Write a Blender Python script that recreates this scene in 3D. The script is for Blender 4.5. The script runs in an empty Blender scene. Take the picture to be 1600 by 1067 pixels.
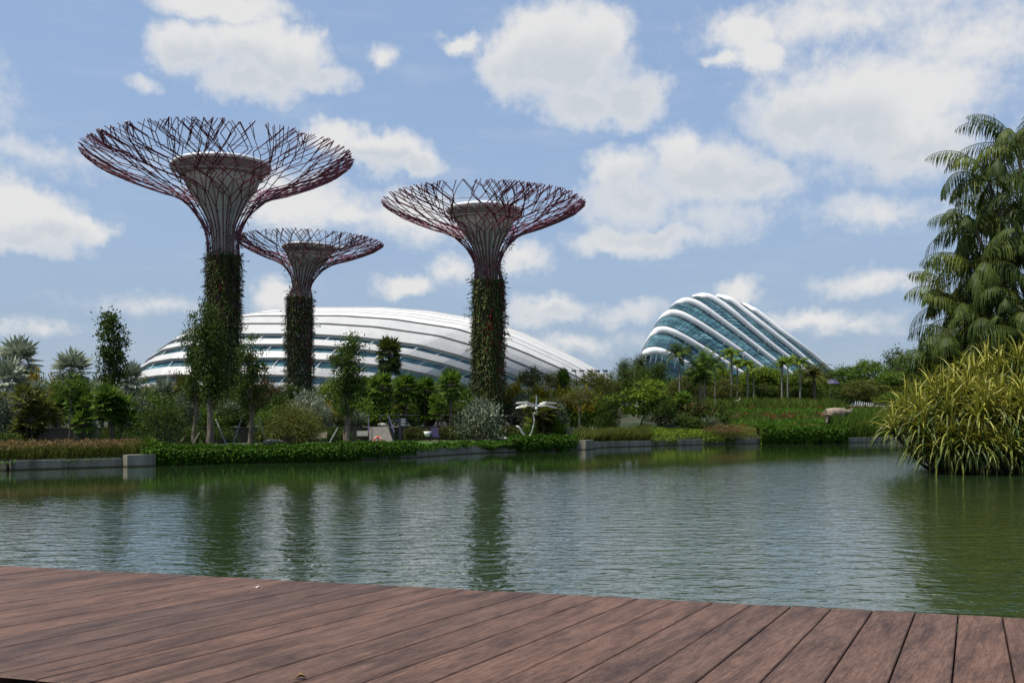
import bpy, math, random
import numpy as np
from mathutils import Vector
R_ = math.radians
C = bpy.context.scene.collection
scene = bpy.context.scene

# ------------------------------------------------------------------ camera, light, exposure
F_PX, HORIZON, EYE = 1500.0, 655.0, 2.4          # focal length in pixels of a 1600 wide picture, eye height over the water
cam = bpy.data.objects.new("camera", bpy.data.cameras.new("camera"))
C.objects.link(cam)
cam.data.sensor_width = 36.0
cam.data.lens = 36.0 * F_PX / 1600.0
cam.data.shift_y = (HORIZON - 533.5) / 1600.0
cam.data.clip_start, cam.data.clip_end = 0.05, 6000.0
cam.location = (0, 0, EYE)
cam.rotation_euler = (R_(90), 0, 0)
scene.camera = cam
scene.view_settings.view_transform = 'Standard'
scene.view_settings.look = 'None'
scene.view_settings.exposure = 0.5
scene.view_settings.gamma = 1.0

SUN = Vector((-0.32, -0.16, 0.93)).normalized()
sl = bpy.data.lights.new("sun", 'SUN')
sl.energy, sl.angle, sl.color = 4.3, R_(0.5), (1.0, 0.95, 0.86)
so = bpy.data.objects.new("sun", sl)
C.objects.link(so)
so.rotation_euler = SUN.to_track_quat('Z', 'Y').to_euler()

world = bpy.data.worlds.new("World")
scene.world = world
world.use_nodes = True


def build_world():
    nt = world.node_tree
    nt.nodes.clear()
    N, L = nt.nodes.new, nt.links.new
    out = N('ShaderNodeOutputWorld')
    bg = N('ShaderNodeBackground')
    bg.inputs['Strength'].default_value = 0.1
    L(bg.outputs[0], out.inputs[0])
    sky = N('ShaderNodeTexSky')
    sky.sky_type = 'NISHITA'
    sky.sun_disc = False
    sky.sun_elevation = math.asin(SUN.z)
    sky.sun_rotation = math.atan2(SUN.x, SUN.y)
    sky.air_density, sky.dust_density, sky.ozone_density = 1.0, 1.6, 2.0
    tc = N('ShaderNodeTexCoord')
    sep = N('ShaderNodeSeparateXYZ')
    L(tc.outputs['Generated'], sep.inputs[0])

    def m(op, a, b=None, c=None, clamp=False):
        n = N('ShaderNodeMath')
        n.operation = op
        n.use_clamp = clamp
        for i, q in enumerate((a, b, c)):
            if q is None:
                continue
            if isinstance(q, (int, float)):
                n.inputs[i].default_value = q
            else:
                L(q, n.inputs[i])
        return n.outputs[0]

    def smooth(x, lo, hi):
        n = N('ShaderNodeMapRange')
        n.interpolation_type = 'SMOOTHSTEP'
        L(x, n.inputs['Value'])
        n.inputs['From Min'].default_value, n.inputs['From Max'].default_value = lo, hi
        return n.outputs[0]

    def mix(f, a, b):
        n = N('ShaderNodeMix')
        n.data_type = 'RGBA'
        if isinstance(f, float):
            n.inputs[0].default_value = f
        else:
            L(f, n.inputs[0])
        for i, q in ((6, a), (7, b)):
            if isinstance(q, tuple):
                n.inputs[i].default_value = (*q, 1)
            else:
                L(q, n.inputs[i])
        return n.outputs[2]

    az = m('MULTIPLY', m('ARCTAN2', sep.outputs[0], sep.outputs[1]), 1.5)
    el = m('MULTIPLY', m('ARCSINE', sep.outputs[2]), 1.5)
    comb = N('ShaderNodeCombineXYZ')
    L(az, comb.inputs[0])
    L(el, comb.inputs[1])
    P0 = comb.outputs[0]                      # direction as (azimuth, elevation), 1.5 units to the radian

    def noise(vec, scale, detail, rough=0.55, color=False, dist=0.0):
        n = N('ShaderNodeTexNoise')
        n.inputs['Scale'].default_value, n.inputs['Detail'].default_value = scale, detail
        n.inputs['Roughness'].default_value = rough
        n.inputs['Distortion'].default_value = dist
        L(vec, n.inputs['Vector'])
        return n.outputs['Color' if color else 'Fac']

    # billows warp the coordinates
    w = N('ShaderNodeVectorMath')
    w.operation = 'SUBTRACT'
    L(noise(P0, 13.0, 5.0, 0.6, True), w.inputs[0])
    w.inputs[1].default_value = (0.5, 0.5, 0.5)
    w2 = N('ShaderNodeVectorMath')
    w2.operation = 'MULTIPLY_ADD'
    L(w.outputs[0], w2.inputs[0])
    w2.inputs[1].default_value = (0.085, 0.07, 0)
    L(P0, w2.inputs[2])
    P = w2.outputs[0]
    fine = noise(P0, 46.0, 6.0, 0.62)
    broad = noise(P0, 9.0, 4.0, 0.55)

    blobs = [  # centre, radii in pixels of the photograph, weight
        (300, 78, 62, 38, 1), (395, 78, 85, 46, 1), (455, 100, 62, 50, 1), (400, 128, 95, 34, 1), (505, 132, 55, 22, .8), (470, 70, 36, 30, 1),
        (345, 6, 105, 24, .9),
        (880, 95, 112, 82, 1.1), (850, 62, 72, 50, 1.1), (930, 60, 62, 50, 1.1), (985, 152, 60, 40, 1.05), (905, 165, 72, 42, 1), (805, 100, 46, 62, 1),
        (720, 72, 44, 18, .8), (600, 95, 26, 20, .7), (225, 132, 26, 12, .5),
        (1165, 55, 52, 38, .95), (1190, 88, 48, 24, .85), (1130, 104, 30, 12, .7),
        (1300, 30, 170, 45, .52), (1350, 175, 160, 90, .9), (1262, 190, 78, 52, 1), (1430, 225, 88, 56, 1), (1430, 150, 130, 60, .75), (1520, 60, 140, 60, .5),
        (970, 262, 55, 34, .95), (1062, 240, 48, 42, 1), (1100, 275, 100, 58, .95), (1000, 312, 98, 46, .8), (1180, 285, 80, 34, .8), (1010, 372, 118, 26, .95), (1120, 335, 110, 46, .6),
        (15, 328, 60, 44, 1), (72, 350, 66, 42, 1), (30, 378, 90, 22, .9), (130, 356, 44, 22, .9),
        (520, 215, 55, 27, .9), (592, 242, 78, 33, .95), (650, 252, 44, 22, .8),
        (450, 312, 120, 40, .75), (640, 335, 120, 40, .62), (540, 330, 70, 24, .7),
        (635, 442, 48, 20, .85), (428, 455, 44, 28, .75), (810, 402, 55, 22, .6), (712, 420, 44, 24, .55),
        (868, 482, 74, 26, .8), (826, 494, 46, 22, .72), (960, 492, 80, 20, .5), (890, 535, 120, 22, .4),
        (1150, 452, 40, 20, .8), (1270, 496, 74, 19, .7), (1360, 440, 76, 20, .55), (1330, 505, 70, 16, .48),
        (50, 238, 150, 30, .36), (1370, 332, 150, 28, .36), (60, 515, 100, 12, .34), (250, 480, 120, 16, .3),
        # beyond the picture, so that light and reflections have clouds too
        (-300, 120, 200, 90, .9), (-500, 380, 200, 60, .9), (2000, 160, 260, 110, .9), (2100, 420, 200, 60, .9),
        (400, -260, 240, 80, .9), (1200, -330, 260, 90, .95), (800, -620, 300, 100, .8),
    ]
    def blob(px, py, rx, ry, wt):
        x = (px - 800) / F_PX
        a = math.atan(x)
        e = math.atan((HORIZON - py) / F_PX * math.cos(a))
        k = N('ShaderNodeVectorMath')
        k.operation = 'MULTIPLY_ADD'
        L(P, k.inputs[0])
        sc = (1000 / (rx * 1.25), 1000 / (ry * 1.25), 0)
        k.inputs[1].default_value = sc
        k.inputs[2].default_value = (-a * 1.5 * sc[0], -e * 1.5 * sc[1], 0)
        ln = N('ShaderNodeVectorMath')
        ln.operation = 'LENGTH'
        L(k.outputs[0], ln.inputs[0])
        return m('MULTIPLY_ADD', ln.outputs['Value'], -wt, wt)
    acc = None
    for b_ in blobs:
        d = blob(*b_)
        acc = d if acc is None else m('SMOOTH_MAX', acc, d, 0.12)
    # the shaded undersides of the larger clouds
    und = None
    for (px, py, rx, ry) in ((895, 150, 125, 62), (400, 128, 150, 36), (1085, 325, 160, 62), (1275, 235, 110, 55), (1450, 255, 90, 40), (40, 385, 110, 26), (590, 264, 90, 20), (880, 500, 100, 22)):
        und2 = blob(px, py, rx, ry, 1.0)
        und = und2 if und is None else m('MAXIMUM', und, und2)
    dens = m('ADD', acc, m('MULTIPLY_ADD', fine, 0.5, -0.26))
    dens = m('ADD', dens, m('MULTIPLY_ADD', broad, 0.55, -0.27))
    dens = m('MULTIPLY_ADD', m('MAXIMUM', und, 0.0), -0.2, dens)
    alpha = smooth(dens, -0.06, 0.56)
    # thin streaks
    st = N('ShaderNodeVectorMath')
    st.operation = 'MULTIPLY'
    L(P0, st.inputs[0])
    st.inputs[1].default_value = (2.2, 9.0, 1)
    thin = m('MULTIPLY', smooth(noise(st.outputs[0], 2.0, 5.0, 0.6), 0.46, 0.86), 0.2)
    alpha = m('MAXIMUM', m('MULTIPLY', alpha, 0.95), thin)
    core = smooth(m('ADD', dens, m('MULTIPLY_ADD', fine, 0.3, -0.15)), 0.1, 0.7)
    low = smooth(m('ADD', und, m('MULTIPLY_ADD', broad, 0.5, -0.25)), -0.32, 0.42)
    shade = m('MULTIPLY', m('MULTIPLY_ADD', low, 0.8, 0.2), core)
    cloud = mix(shade, (5.95, 5.85, 5.7), (4.3, 4.6, 4.95))
    hz = smooth(sep.outputs[2], 0.32, -0.02)
    veil = mix(0.62, sky.outputs[0], (2.4, 3.4, 5.1))          # humid tropical air pales the blue
    base = mix(m('MULTIPLY', hz, 0.7), veil, (2.55, 3.15, 3.95))
    L(mix(alpha, base, cloud), bg.inputs['Color'])
    world.cycles.sampling_method = 'MANUAL'
    world.cycles.sample_map_resolution = 512


build_world()

# ------------------------------------------------------------------ helpers
rng = np.random.default_rng(7)
random.seed(7)


def unit(a):
    a = np.asarray(a, float)
    return a / np.maximum(np.linalg.norm(a, axis=-1, keepdims=True), 1e-9)


class Geo:
    def __init__(s):
        s.v, s.f, s.t, s.m, s.n = [], [], [], [], 0

    def add(s, V, Fc, tint=0.5, mi=0):
        V = np.asarray(V, float).reshape(-1, 3)
        Fc = np.asarray(Fc, int)
        if len(Fc) == 0:
            return
        s.v.append(V)
        s.f.append(Fc + s.n)
        s.t.append(np.broadcast_to(np.asarray(tint, float), (len(Fc),)).copy())
        s.m.append(np.broadcast_to(np.asarray(mi, int), (len(Fc),)).copy())
        s.n += len(V)

    def quads(s, Q, tint=0.5, mi=0):               # (n,4,3)
        n = len(Q)
        s.add(Q.reshape(-1, 3), np.arange(4 * n).reshape(n, 4), tint, mi)

    def leaves(s, P, D, Nn, Ln, W, tint=0.5, mi=0, mid=0.45):
        D = unit(D)
        S = unit(np.cross(D, Nn))
        Ln = np.broadcast_to(np.asarray(Ln, float), (len(P),))[:, None]
        W = np.broadcast_to(np.asarray(W, float), (len(P),))[:, None]
        M = P + D * Ln * mid
        s.quads(np.stack([P, M + S * W / 2, P + D * Ln, M - S * W / 2], 1), tint, mi)

    def grid(s, G, tint=0.5, mi=0, closed_u=False):         # G (nu,nv,3)
        nu, nv = G.shape[:2]
        idx = np.arange(nu * nv).reshape(nu, nv)
        if closed_u:
            idx = np.vstack([idx, idx[:1]])
        a, b, c, d = idx[:-1, :-1], idx[1:, :-1], idx[1:, 1:], idx[:-1, 1:]
        s.add(G.reshape(-1, 3), np.stack([a, b, c, d], -1).reshape(-1, 4), tint, mi)

    def tube(s, pts, rad, sides=6, tint=0.5, mi=0, flat=1.0, cap=True):
        pts = np.asarray(pts, float)
        n = len(pts)
        rad = np.broadcast_to(np.asarray(rad, float), (n,))
        T = unit(np.gradient(pts, axis=0))
        ref = np.array([0, 1.0, 0]) if abs(T[:, 1]).max() < 0.9 else (np.array([1.0, 0, 0]) if abs(T[:, 0]).max() < 0.9 else np.array([0.3, 0.2, 1.0]))
        A = unit(np.cross(T, ref))
        B = np.cross(T, A)
        an = np.linspace(0, 2 * np.pi, sides, endpoint=False)
        ring = pts[:, None] + rad[:, None, None] * (np.cos(an)[None, :, None] * A[:, None] + flat * np.sin(an)[None, :, None] * B[:, None])
        idx = np.arange(n * sides).reshape(n, sides)
        nx = np.roll(idx, -1, 1)
        Fc = np.stack([idx[:-1], nx[:-1], nx[1:], idx[1:]], -1).reshape(-1, 4)
        s.add(ring.reshape(-1, 3), Fc, tint, mi)
        if cap and sides in (4, 5, 6, 8, 10, 12):
            for r, o in ((0, -1), (n - 1, 1)):
                s.add(ring[r][::-o], [list(range(sides))], tint, mi)

    def box(s, c, size, rz=0.0, tint=0.5, mi=0, rx=0.0):
        x, y, z = np.array(size) / 2
        V = np.array([[-x, -y, -z], [x, -y, -z], [x, y, -z], [-x, y, -z], [-x, -y, z], [x, -y, z], [x, y, z], [-x, y, z]])
        if rx:
            cc, ss = math.cos(rx), math.sin(rx)
            V = V @ np.array([[1, 0, 0], [0, cc, ss], [0, -ss, cc]])
        cc, ss = math.cos(rz), math.sin(rz)
        V = V @ np.array([[cc, ss, 0], [-ss, cc, 0], [0, 0, 1]]) + np.array(c)
        s.add(V, [[0, 3, 2, 1], [4, 5, 6, 7], [0, 1, 5, 4], [1, 2, 6, 5], [2, 3, 7, 6], [3, 0, 4, 7]], tint, mi)

    def lathe(s, prof, sides=24, c=(0, 0, 0), tint=0.5, mi=0):
        prof = np.asarray(prof, float)
        an = np.linspace(0, 2 * np.pi, sides, endpoint=False)
        G = np.stack([np.cos(an)[:, None] * prof[None, :, 0], np.sin(an)[:, None] * prof[None, :, 0], np.broadcast_to(prof[None, :, 1], (sides, len(prof)))], -1)
        s.grid(G + np.array(c), tint, mi, closed_u=True)

    def ellipsoid(s, c, r, nu=20, nv=12, tint=0.5, mi=0, power=1.0):
        th = np.linspace(0.02, np.pi - 0.02, nv)
        an = np.linspace(0, 2 * np.pi, nu, endpoint=False)
        sg = lambda q: np.sign(q) * np.abs(q) ** power
        G = np.stack([np.cos(an)[:, None] * sg(np.sin(th))[None], np.sin(an)[:, None] * sg(np.sin(th))[None], np.broadcast_to(-np.cos(th)[None], (nu, nv))], -1)
        s.grid(G * np.array(r) + np.array(c), tint, mi, closed_u=True)

    def build(s, name, mats, parent=None, smooth=False, link=True):
        me = bpy.data.meshes.new(name)
        V = np.concatenate(s.v)
        tot = np.concatenate([np.full(len(f), f.shape[1]) for f in s.f])
        loops = np.concatenate([f.ravel() for f in s.f])
        me.vertices.add(len(V))
        me.vertices.foreach_set('co', V.ravel())
        me.loops.add(len(loops))
        me.loops.foreach_set('vertex_index', loops.astype(np.int32))
        me.polygons.add(len(tot))
        start = np.concatenate([[0], np.cumsum(tot)[:-1]])
        me.polygons.foreach_set('loop_start', start.astype(np.int32))
        if not isinstance(mats, (list, tuple)):
            mats = [mats]
        for q in mats:
            me.materials.append(q)
        me.polygons.foreach_set('material_index', np.concatenate(s.m).astype(np.int32))
        me.polygons.foreach_set('use_smooth', np.full(len(tot), smooth, bool))
        at = me.attributes.new('tint', 'FLOAT', 'FACE')
        at.data.foreach_set('value', np.concatenate(s.t).astype(np.float32))
        me.update(calc_edges=True)
        me.validate()
        o = bpy.data.objects.new(name, me)
        if link:
            C.objects.link(o)
        if parent is not None:
            o.parent = parent
        return o


def tag(o, label, cat, group=None):
    o['label'], o['category'] = label, cat
    if group:
        o['group'] = group
    return o


def thing(name, label=None, cat=None, loc=(0, 0, 0), rz=0.0, group=None, link=True):
    o = bpy.data.objects.new(name, None)
    o.empty_display_size = 0.2
    if link:
        C.objects.link(o)
    o.location = loc
    o.rotation_euler = (0, 0, rz)
    if label:
        tag(o, label, cat, group)
    return o


def struct(o):
    o['kind'] = 'structure'
    return o


def stuff(o):
    o['kind'] = 'stuff'
    return o


def copy_tree(o, parent=None):
    c = o.copy()
    C.objects.link(c)
    if parent is not None:
        c.parent = parent
    for ch in KIDS.get(o.name, []):
        copy_tree(ch, c)
    return c


KIDS = {}


def kid(parent, child):
    KIDS.setdefault(parent.name, []).append(child)
    return child


def sstep(a, b, x):
    t = np.clip((np.asarray(x, float) - a) / (b - a), 0, 1)
    return t * t * (3 - 2 * t)


def at(px, py, Y):
    return np.array([(px - 800) / F_PX * Y, Y, EYE - (py - HORIZON) / F_PX * Y])


def catmull(P, n):
    P = np.asarray(P, float)
    Q = np.vstack([2 * P[0] - P[1], P, 2 * P[-1] - P[-2]])
    out = []
    for t in np.linspace(0, len(P) - 1 - 1e-6, n):
        i = int(t)
        u = t - i
        a, b, c, d = Q[i:i + 4]
        out.append(0.5 * (2 * b + (c - a) * u + (2 * a - 5 * b + 4 * c - d) * u * u + (3 * b - a - 3 * c + d) * u ** 3))
    return np.array(out)


# ------------------------------------------------------------------ materials
def new_mat(name):
    m = bpy.data.materials.new(name)
    m.use_nodes = True
    nt = m.node_tree
    p = nt.nodes['Principled BSDF']
    return m, nt, p


def ramp(nt, fac, stops):
    r = nt.nodes.new('ShaderNodeValToRGB')
    els = r.color_ramp.elements
    while len(els) < len(stops):
        els.new(0.5)
    for e, (pos, col) in zip(els, stops):
        e.position, e.color = pos, (*col, 1)
    nt.links.new(fac, r.inputs[0])
    return r.outputs[0]


def noise_node(nt, scale, detail=4, rough=0.55, coord='Object', stretch=None, dist=0.0):
    tc = nt.nodes.new('ShaderNodeTexCoord')
    v = tc.outputs[coord]
    if stretch:
        mp = nt.nodes.new('ShaderNodeMapping')
        mp.inputs['Scale'].default_value = stretch
        nt.links.new(v, mp.inputs[0])
        v = mp.outputs[0]
    n = nt.nodes.new('ShaderNodeTexNoise')
    n.inputs['Scale'].default_value, n.inputs['Detail'].default_value, n.inputs['Roughness'].default_value = scale, detail, rough
    n.inputs['Distortion'].default_value = dist
    nt.links.new(v, n.inputs['Vector'])
    return n.outputs['Fac']


def bump(nt, p, fac, strength, dist=0.05):
    b = nt.nodes.new('ShaderNodeBump')
    b.inputs['Strength'].default_value, b.inputs['Distance'].default_value = strength, dist
    nt.links.new(fac, b.inputs['Height'])
    nt.links.new(b.outputs[0], p.inputs['Normal'])


def mat_noise(name, c1, c2, scale=3.0, rough=0.7, stretch=None, bmp=0.0, metal=0.0, detail=5, bdist=0.05):
    m, nt, p = new_mat(name)
    f = noise_node(nt, scale, detail, 0.6, stretch=stretch)
    nt.links.new(ramp(nt, f, [(0.3, c1), (0.7, c2)]), p.inputs['Base Color'])
    p.inputs['Roughness'].default_value, p.inputs['Metallic'].default_value = rough, metal
    if bmp:
        bump(nt, p, f, bmp, bdist)
    return m


def mat_leaf(name, dark, mid, light, transl=0.36, rough=0.6, spec=0.12):
    m, nt, p = new_mat(name)
    L = nt.links.new
    a = nt.nodes.new('ShaderNodeAttribute')
    a.attribute_name = 'tint'
    oi = nt.nodes.new('ShaderNodeObjectInfo')
    ad = nt.nodes.new('ShaderNodeMath')
    ad.operation = 'MULTIPLY_ADD'
    L(oi.outputs['Random'], ad.inputs[0])
    ad.inputs[1].default_value = 0.16
    L(a.outputs['Fac'], ad.inputs[2])
    col = ramp(nt, ad.outputs[0], [(0.0, dark), (0.55, mid), (1.0, light)])
    L(col, p.inputs['Base Color'])
    p.inputs['Roughness'].default_value = rough
    p.inputs['Specular IOR Level'].default_value = spec
    t = nt.nodes.new('ShaderNodeBsdfTranslucent')
    L(col, t.inputs['Color'])
    mx = nt.nodes.new('ShaderNodeMixShader')
    mx.inputs[0].default_value = transl
    L(p.outputs[0], mx.inputs[1])
    L(t.outputs[0], mx.inputs[2])
    L(mx.outputs[0], nt.nodes['Material Output'].inputs[0])
    return m


M = {}
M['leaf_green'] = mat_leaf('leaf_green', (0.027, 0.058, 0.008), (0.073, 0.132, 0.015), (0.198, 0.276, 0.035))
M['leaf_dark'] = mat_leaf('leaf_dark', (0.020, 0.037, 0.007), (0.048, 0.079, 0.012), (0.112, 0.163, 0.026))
M['leaf_lime'] = mat_leaf('leaf_lime', (0.048, 0.086, 0.007), (0.119, 0.178, 0.015), (0.263, 0.320, 0.035))
M['leaf_olive'] = mat_leaf('leaf_olive', (0.038, 0.044, 0.008), (0.087, 0.097, 0.018), (0.202, 0.206, 0.040))
M['leaf_silver'] = mat_leaf('leaf_silver', (0.071, 0.087, 0.060), (0.187, 0.217, 0.150), (0.412, 0.443, 0.318), 0.2)
M['leaf_grey'] = mat_leaf('leaf_grey', (0.042, 0.057, 0.034), (0.114, 0.139, 0.086), (0.281, 0.320, 0.206), 0.2)
M['leaf_yellow'] = mat_leaf('leaf_yellow', (0.100, 0.090, 0.010), (0.320, 0.240, 0.020), (0.620, 0.440, 0.030))
M['leaf_gold'] = mat_leaf('leaf_gold', (0.078, 0.078, 0.016), (0.208, 0.169, 0.023), (0.416, 0.299, 0.039))
M['leaf_red'] = mat_leaf('leaf_red', (0.031, 0.023, 0.013), (0.078, 0.050, 0.023), (0.166, 0.094, 0.039))
M['flower_red'] = mat_leaf('flower_red', (0.120, 0.008, 0.012), (0.320, 0.015, 0.025), (0.500, 0.030, 0.050))
M['reed'] = mat_leaf('reed', (0.028, 0.041, 0.006), (0.084, 0.103, 0.016), (0.197, 0.205, 0.040))
M['reed_brown'] = mat_leaf('reed_brown', (0.065, 0.052, 0.019), (0.169, 0.111, 0.042), (0.325, 0.208, 0.078))
M['grass'] = mat_leaf('grass', (0.021, 0.061, 0.005), (0.056, 0.137, 0.010), (0.126, 0.246, 0.016))
M['palm_leaf'] = mat_leaf('palm_leaf', (0.012, 0.026, 0.004), (0.037, 0.060, 0.008), (0.116, 0.139, 0.019), 0.2, 0.55, 0.14)
M['hedge_leaf'] = mat_leaf('hedge_leaf', (0.020, 0.055, 0.004), (0.050, 0.116, 0.009), (0.124, 0.225, 0.017))
M['grass_tall'] = mat_leaf('grass_tall', (.03, .05, .008), (.085, .13, .018), (.19, .24, .04))
M['pandan'] = mat_leaf('pandan', (0.013, 0.031, 0.005), (0.057, 0.095, 0.010), (0.570, 0.495, 0.068), 0.14, 0.45, 0.3)
M['bark'] = mat_noise('bark', (.05, .04, .03), (.16, .13, .1), 5, .9, (1, 1, .3), .8)
M['bark_pale'] = mat_noise('bark_pale', (.06, .045, .034), (.21, .165, .125), 4, .9, (1, 1, .22), 1.0)
M['bark_grey'] = mat_noise('bark_grey', (.09, .082, .066), (.25, .235, .195), 4, .85, (1, 1, 2.5), .5)
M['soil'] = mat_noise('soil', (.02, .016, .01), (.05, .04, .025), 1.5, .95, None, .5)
M['concrete'] = mat_noise('concrete', (.18, .175, .155), (.36, .35, .31), 2.2, .85, (1, 1, .35), .3)
M['concrete_dark'] = mat_noise('concrete_dark', (.07, .06, .055), (.17, .145, .125), 2.2, .85, (1, 1, .35), .3)
M['wall_brown'] = mat_noise('wall_brown', (.03, .022, .018), (.085, .065, .05), 2.2, .9, (1, 1, .35), .3)
M['paving'] = mat_noise('paving', (.22, .20, .17), (.34, .31, .265), 3, .85)
M['stone'] = mat_noise('stone', (.32, .29, .25), (.5, .46, .40), 3, .75, None, .3)
M['stone_dark'] = mat_noise('stone_dark', (.09, .09, .085), (.18, .175, .165), 3, .7, None, .3)
M['steel'] = mat_noise('steel', (.36, .36, .35), (.55, .55, .53), 8, .4, None, 0, .85)
M['dark_metal'] = mat_noise('dark_metal', (.02, .02, .022), (.045, .045, .05), 8, .5)
M['purple'] = mat_noise('purple', (.03, .022, .06), (.055, .04, .10), 6, .5)
M['navy'] = mat_noise('navy', (.012, .012, .03), (.03, .03, .06), 6, .4)
M['white_paint'] = mat_noise('white_paint', (.58, .58, .56), (.70, .69, .67), 1.2, .5)
M['orange'] = mat_noise('orange', (.55, .09, .015), (.75, .14, .03), 5, .5)
M['ring_red'] = mat_noise('ring_red', (.5, .04, .02), (.7, .08, .04), 8, .5)
M['wood_bench'] = mat_noise('wood_bench', (.10, .08, .06), (.22, .18, .14), 6, .7, (1, 8, 8), .2)

# ------------------------------------------------------------------ the setting: terrain, water, deck
BX = np.array([-600, -120, -60, -24, -19, -14.1, -9, -6.4, -4.3, -2.7, 3.9, 5.3, 6.2, 7.0, 14, 24.6, 33, 40, 70, 150, 600.])
BY = np.array([38, 40, 42, 45, 49.5, 53, 56, 60, 65, 68, 73, 76, 78, 81, 88, 96, 97.5, 102, 106, 112, 130.])
TX = np.array([-600, -120, -35, -15, -5, 4, 15, 40, 200, 600.])
TY = np.array([60, 62, 68, 79, 88, 98, 106, 118, 150, 170.])


def bank(x):
    return np.interp(x, BX, BY)


def terr(x):
    return np.interp(x, TX, TY)


def ground_z(x, y):
    x, y = np.asarray(x, float), np.asarray(y, float)
    z = 0.52 + 1.2 * sstep(0, 0.08, y - terr(x)) * (1 - sstep(3.2, 4.2, x))
    z = z + 1.2 * sstep(0, 22, y - terr(x) + 6) * sstep(3.2, 4.2, x) * (1 - sstep(8, 20, x))
    t = np.clip((y - bank(x) - 0.5) / 36, 0, 1)
    z = z + 3.9 * sstep(8, 20, x) * t * (1.25 - 0.25 * t)
    return z


def build_ground():
    xs = np.unique(np.concatenate([np.linspace(-1800, -160, 14), np.linspace(-160, -45, 30), np.linspace(-45, 45, 181), np.linspace(45, 160, 40), np.linspace(160, 1800, 14)]))
    g = Geo()
    cols = []
    for x in xs:
        b, t = bank(x), terr(x)
        ys = [b, b + 0.02] + [b + (t - b) * f for f in (.06, .15, .3, .45, .6, .75, .9, .985)] + [t + 0.01, t + 0.09] + [t + d for d in (1, 3, 6, 9, 12, 16, 20, 25, 30, 36, 45, 60, 90, 150, 300, 800, 3000)]
        zs = ground_z(np.full(len(ys), x), ys)
        zs[0] = -1.2
        cols.append(np.stack([np.full(len(ys), x), ys, zs], -1))
    g.grid(np.array(cols))
    m, nt, p = new_mat('garden_ground')
    f1 = noise_node(nt, .12, 5)
    f2 = noise_node(nt, 2.5, 5)
    a = ramp(nt, f1, [(.42, (.028, .022, .013)), (.56, (.03, .05, .012))])
    mx = nt.nodes.new('ShaderNodeMix')
    mx.data_type = 'RGBA'
    mx.blend_type = 'MULTIPLY'
    mx.inputs[0].default_value = 0.7
    nt.links.new(a, mx.inputs[6])
    nt.links.new(ramp(nt, f2, [(.3, (.5, .5, .5)), (.7, (1, 1, 1))]), mx.inputs[7])
    nt.links.new(mx.outputs[2], p.inputs['Base Color'])
    p.inputs['Roughness'].default_value = .95
    bump(nt, p, f2, .6, .1)
    struct(g.build('ground', m))

    # mown lawn between bank and terrace, and the paths over it
    def patch(name, mat, x0, x1, f0, f1, nx=60, lift=.006):
        q = Geo()
        xs_ = np.linspace(x0, x1, nx)
        G = []
        for x in xs_:
            y0, y1 = f0(x), f1(x)
            ys = np.linspace(y0, y1, 14)
            G.append(np.stack([np.full(14, x), ys, ground_z(np.full(14, x), ys) + lift], -1))
        q.grid(np.array(G))
        return struct(q.build(name, mat))
    ml, nt, p = new_mat('lawn')
    f = noise_node(nt, 30, 5)
    f0 = noise_node(nt, .6, 3)
    mm = nt.nodes.new('ShaderNodeMath')
    mm.operation = 'MULTIPLY_ADD'
    nt.links.new(f, mm.inputs[0])
    mm.inputs[1].default_value = .6
    nt.links.new(f0, mm.inputs[2])
    nt.links.new(ramp(nt, mm.outputs[0], [(.55, (.035, .072, .01)), (1.05 if False else 1.0, (.085, .135, .022))]), p.inputs['Base Color'])
    p.inputs['Roughness'].default_value = .9
    bump(nt, p, f, .6, .05)
    patch('lawn', ml, -17.5, 5.2, lambda x: bank(x) + .35, lambda x: terr(x) - 2.2)
    patch('lawn', ml, -48, -22, lambda x: terr(x) + 4, lambda x: terr(x) + 14)
    patch('path', M['paving'], -7.5, 4.6, lambda x: terr(x) - 2.0, lambda x: terr(x) - .9, lift=.012)
    patch('path', M['paving'], 5.9, 9.6, lambda x: bank(x) + 8.5, lambda x: bank(x) + 28, lift=.02)
    patch('path', M['paving'], 46, 60, lambda x: bank(x) + 33, lambda x: bank(x) + 42, lift=.02)
    patch('path', M['paving'], -60, 3, lambda x: terr(x) + 1.6, lambda x: terr(x) + 4.0, lift=.012)

    # the spit of land on the right that carries the palms
    s = Geo()
    an = np.linspace(0, 2 * np.pi, 60, endpoint=False)
    prof = [(1.0, -.9), (.97, .02), (.88, .35), (.6, .7), (.3, .8), (.02, .8)]
    G = np.stack([np.stack([36 + 10.5 * r * np.cos(an) * (1 + .06 * np.sin(5 * an)), 57 + 13.0 * r * np.sin(an) * (1 + .05 * np.cos(4 * an)), np.full(60, z) + (0.04 * np.sin(an * 9) if r < .95 else 0)], -1) for r, z in prof], 1)
    s.grid(G, closed_u=True)
    an2 = np.linspace(0, 2 * np.pi, 40, endpoint=False)
    G = np.stack([np.stack([24.6 + 4.4 * q * np.cos(an2) * (1 + .07 * np.sin(4 * an2)), 47.6 + 3.0 * q * np.sin(an2), np.full(40, z)], -1) for q, z in ((1.0, -.8), (.96, .03), (.85, .22), (.5, .4), (.02, .45))], 1)
    s.grid(G, closed_u=True)
    struct(s.build('island_ground', M['soil'], smooth=True))

    # water
    w = Geo()
    w.add([[-900, -60, 0], [900, -60, 0], [900, 135, 0], [-900, 135, 0]], [[0, 1, 2, 3]])
    m, nt, p = new_mat('pond_water')
    L = nt.links.new
    f = noise_node(nt, .25, 3, .5)
    L(ramp(nt, f, [(.3, (.015, .030, .010)), (.7, (.022, .041, .015))]), p.inputs['Base Color'])
    p.inputs['Roughness'].default_value = .04
    p.inputs['IOR'].default_value = 1.33
    p.inputs['Specular IOR Level'].default_value = .8
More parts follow.
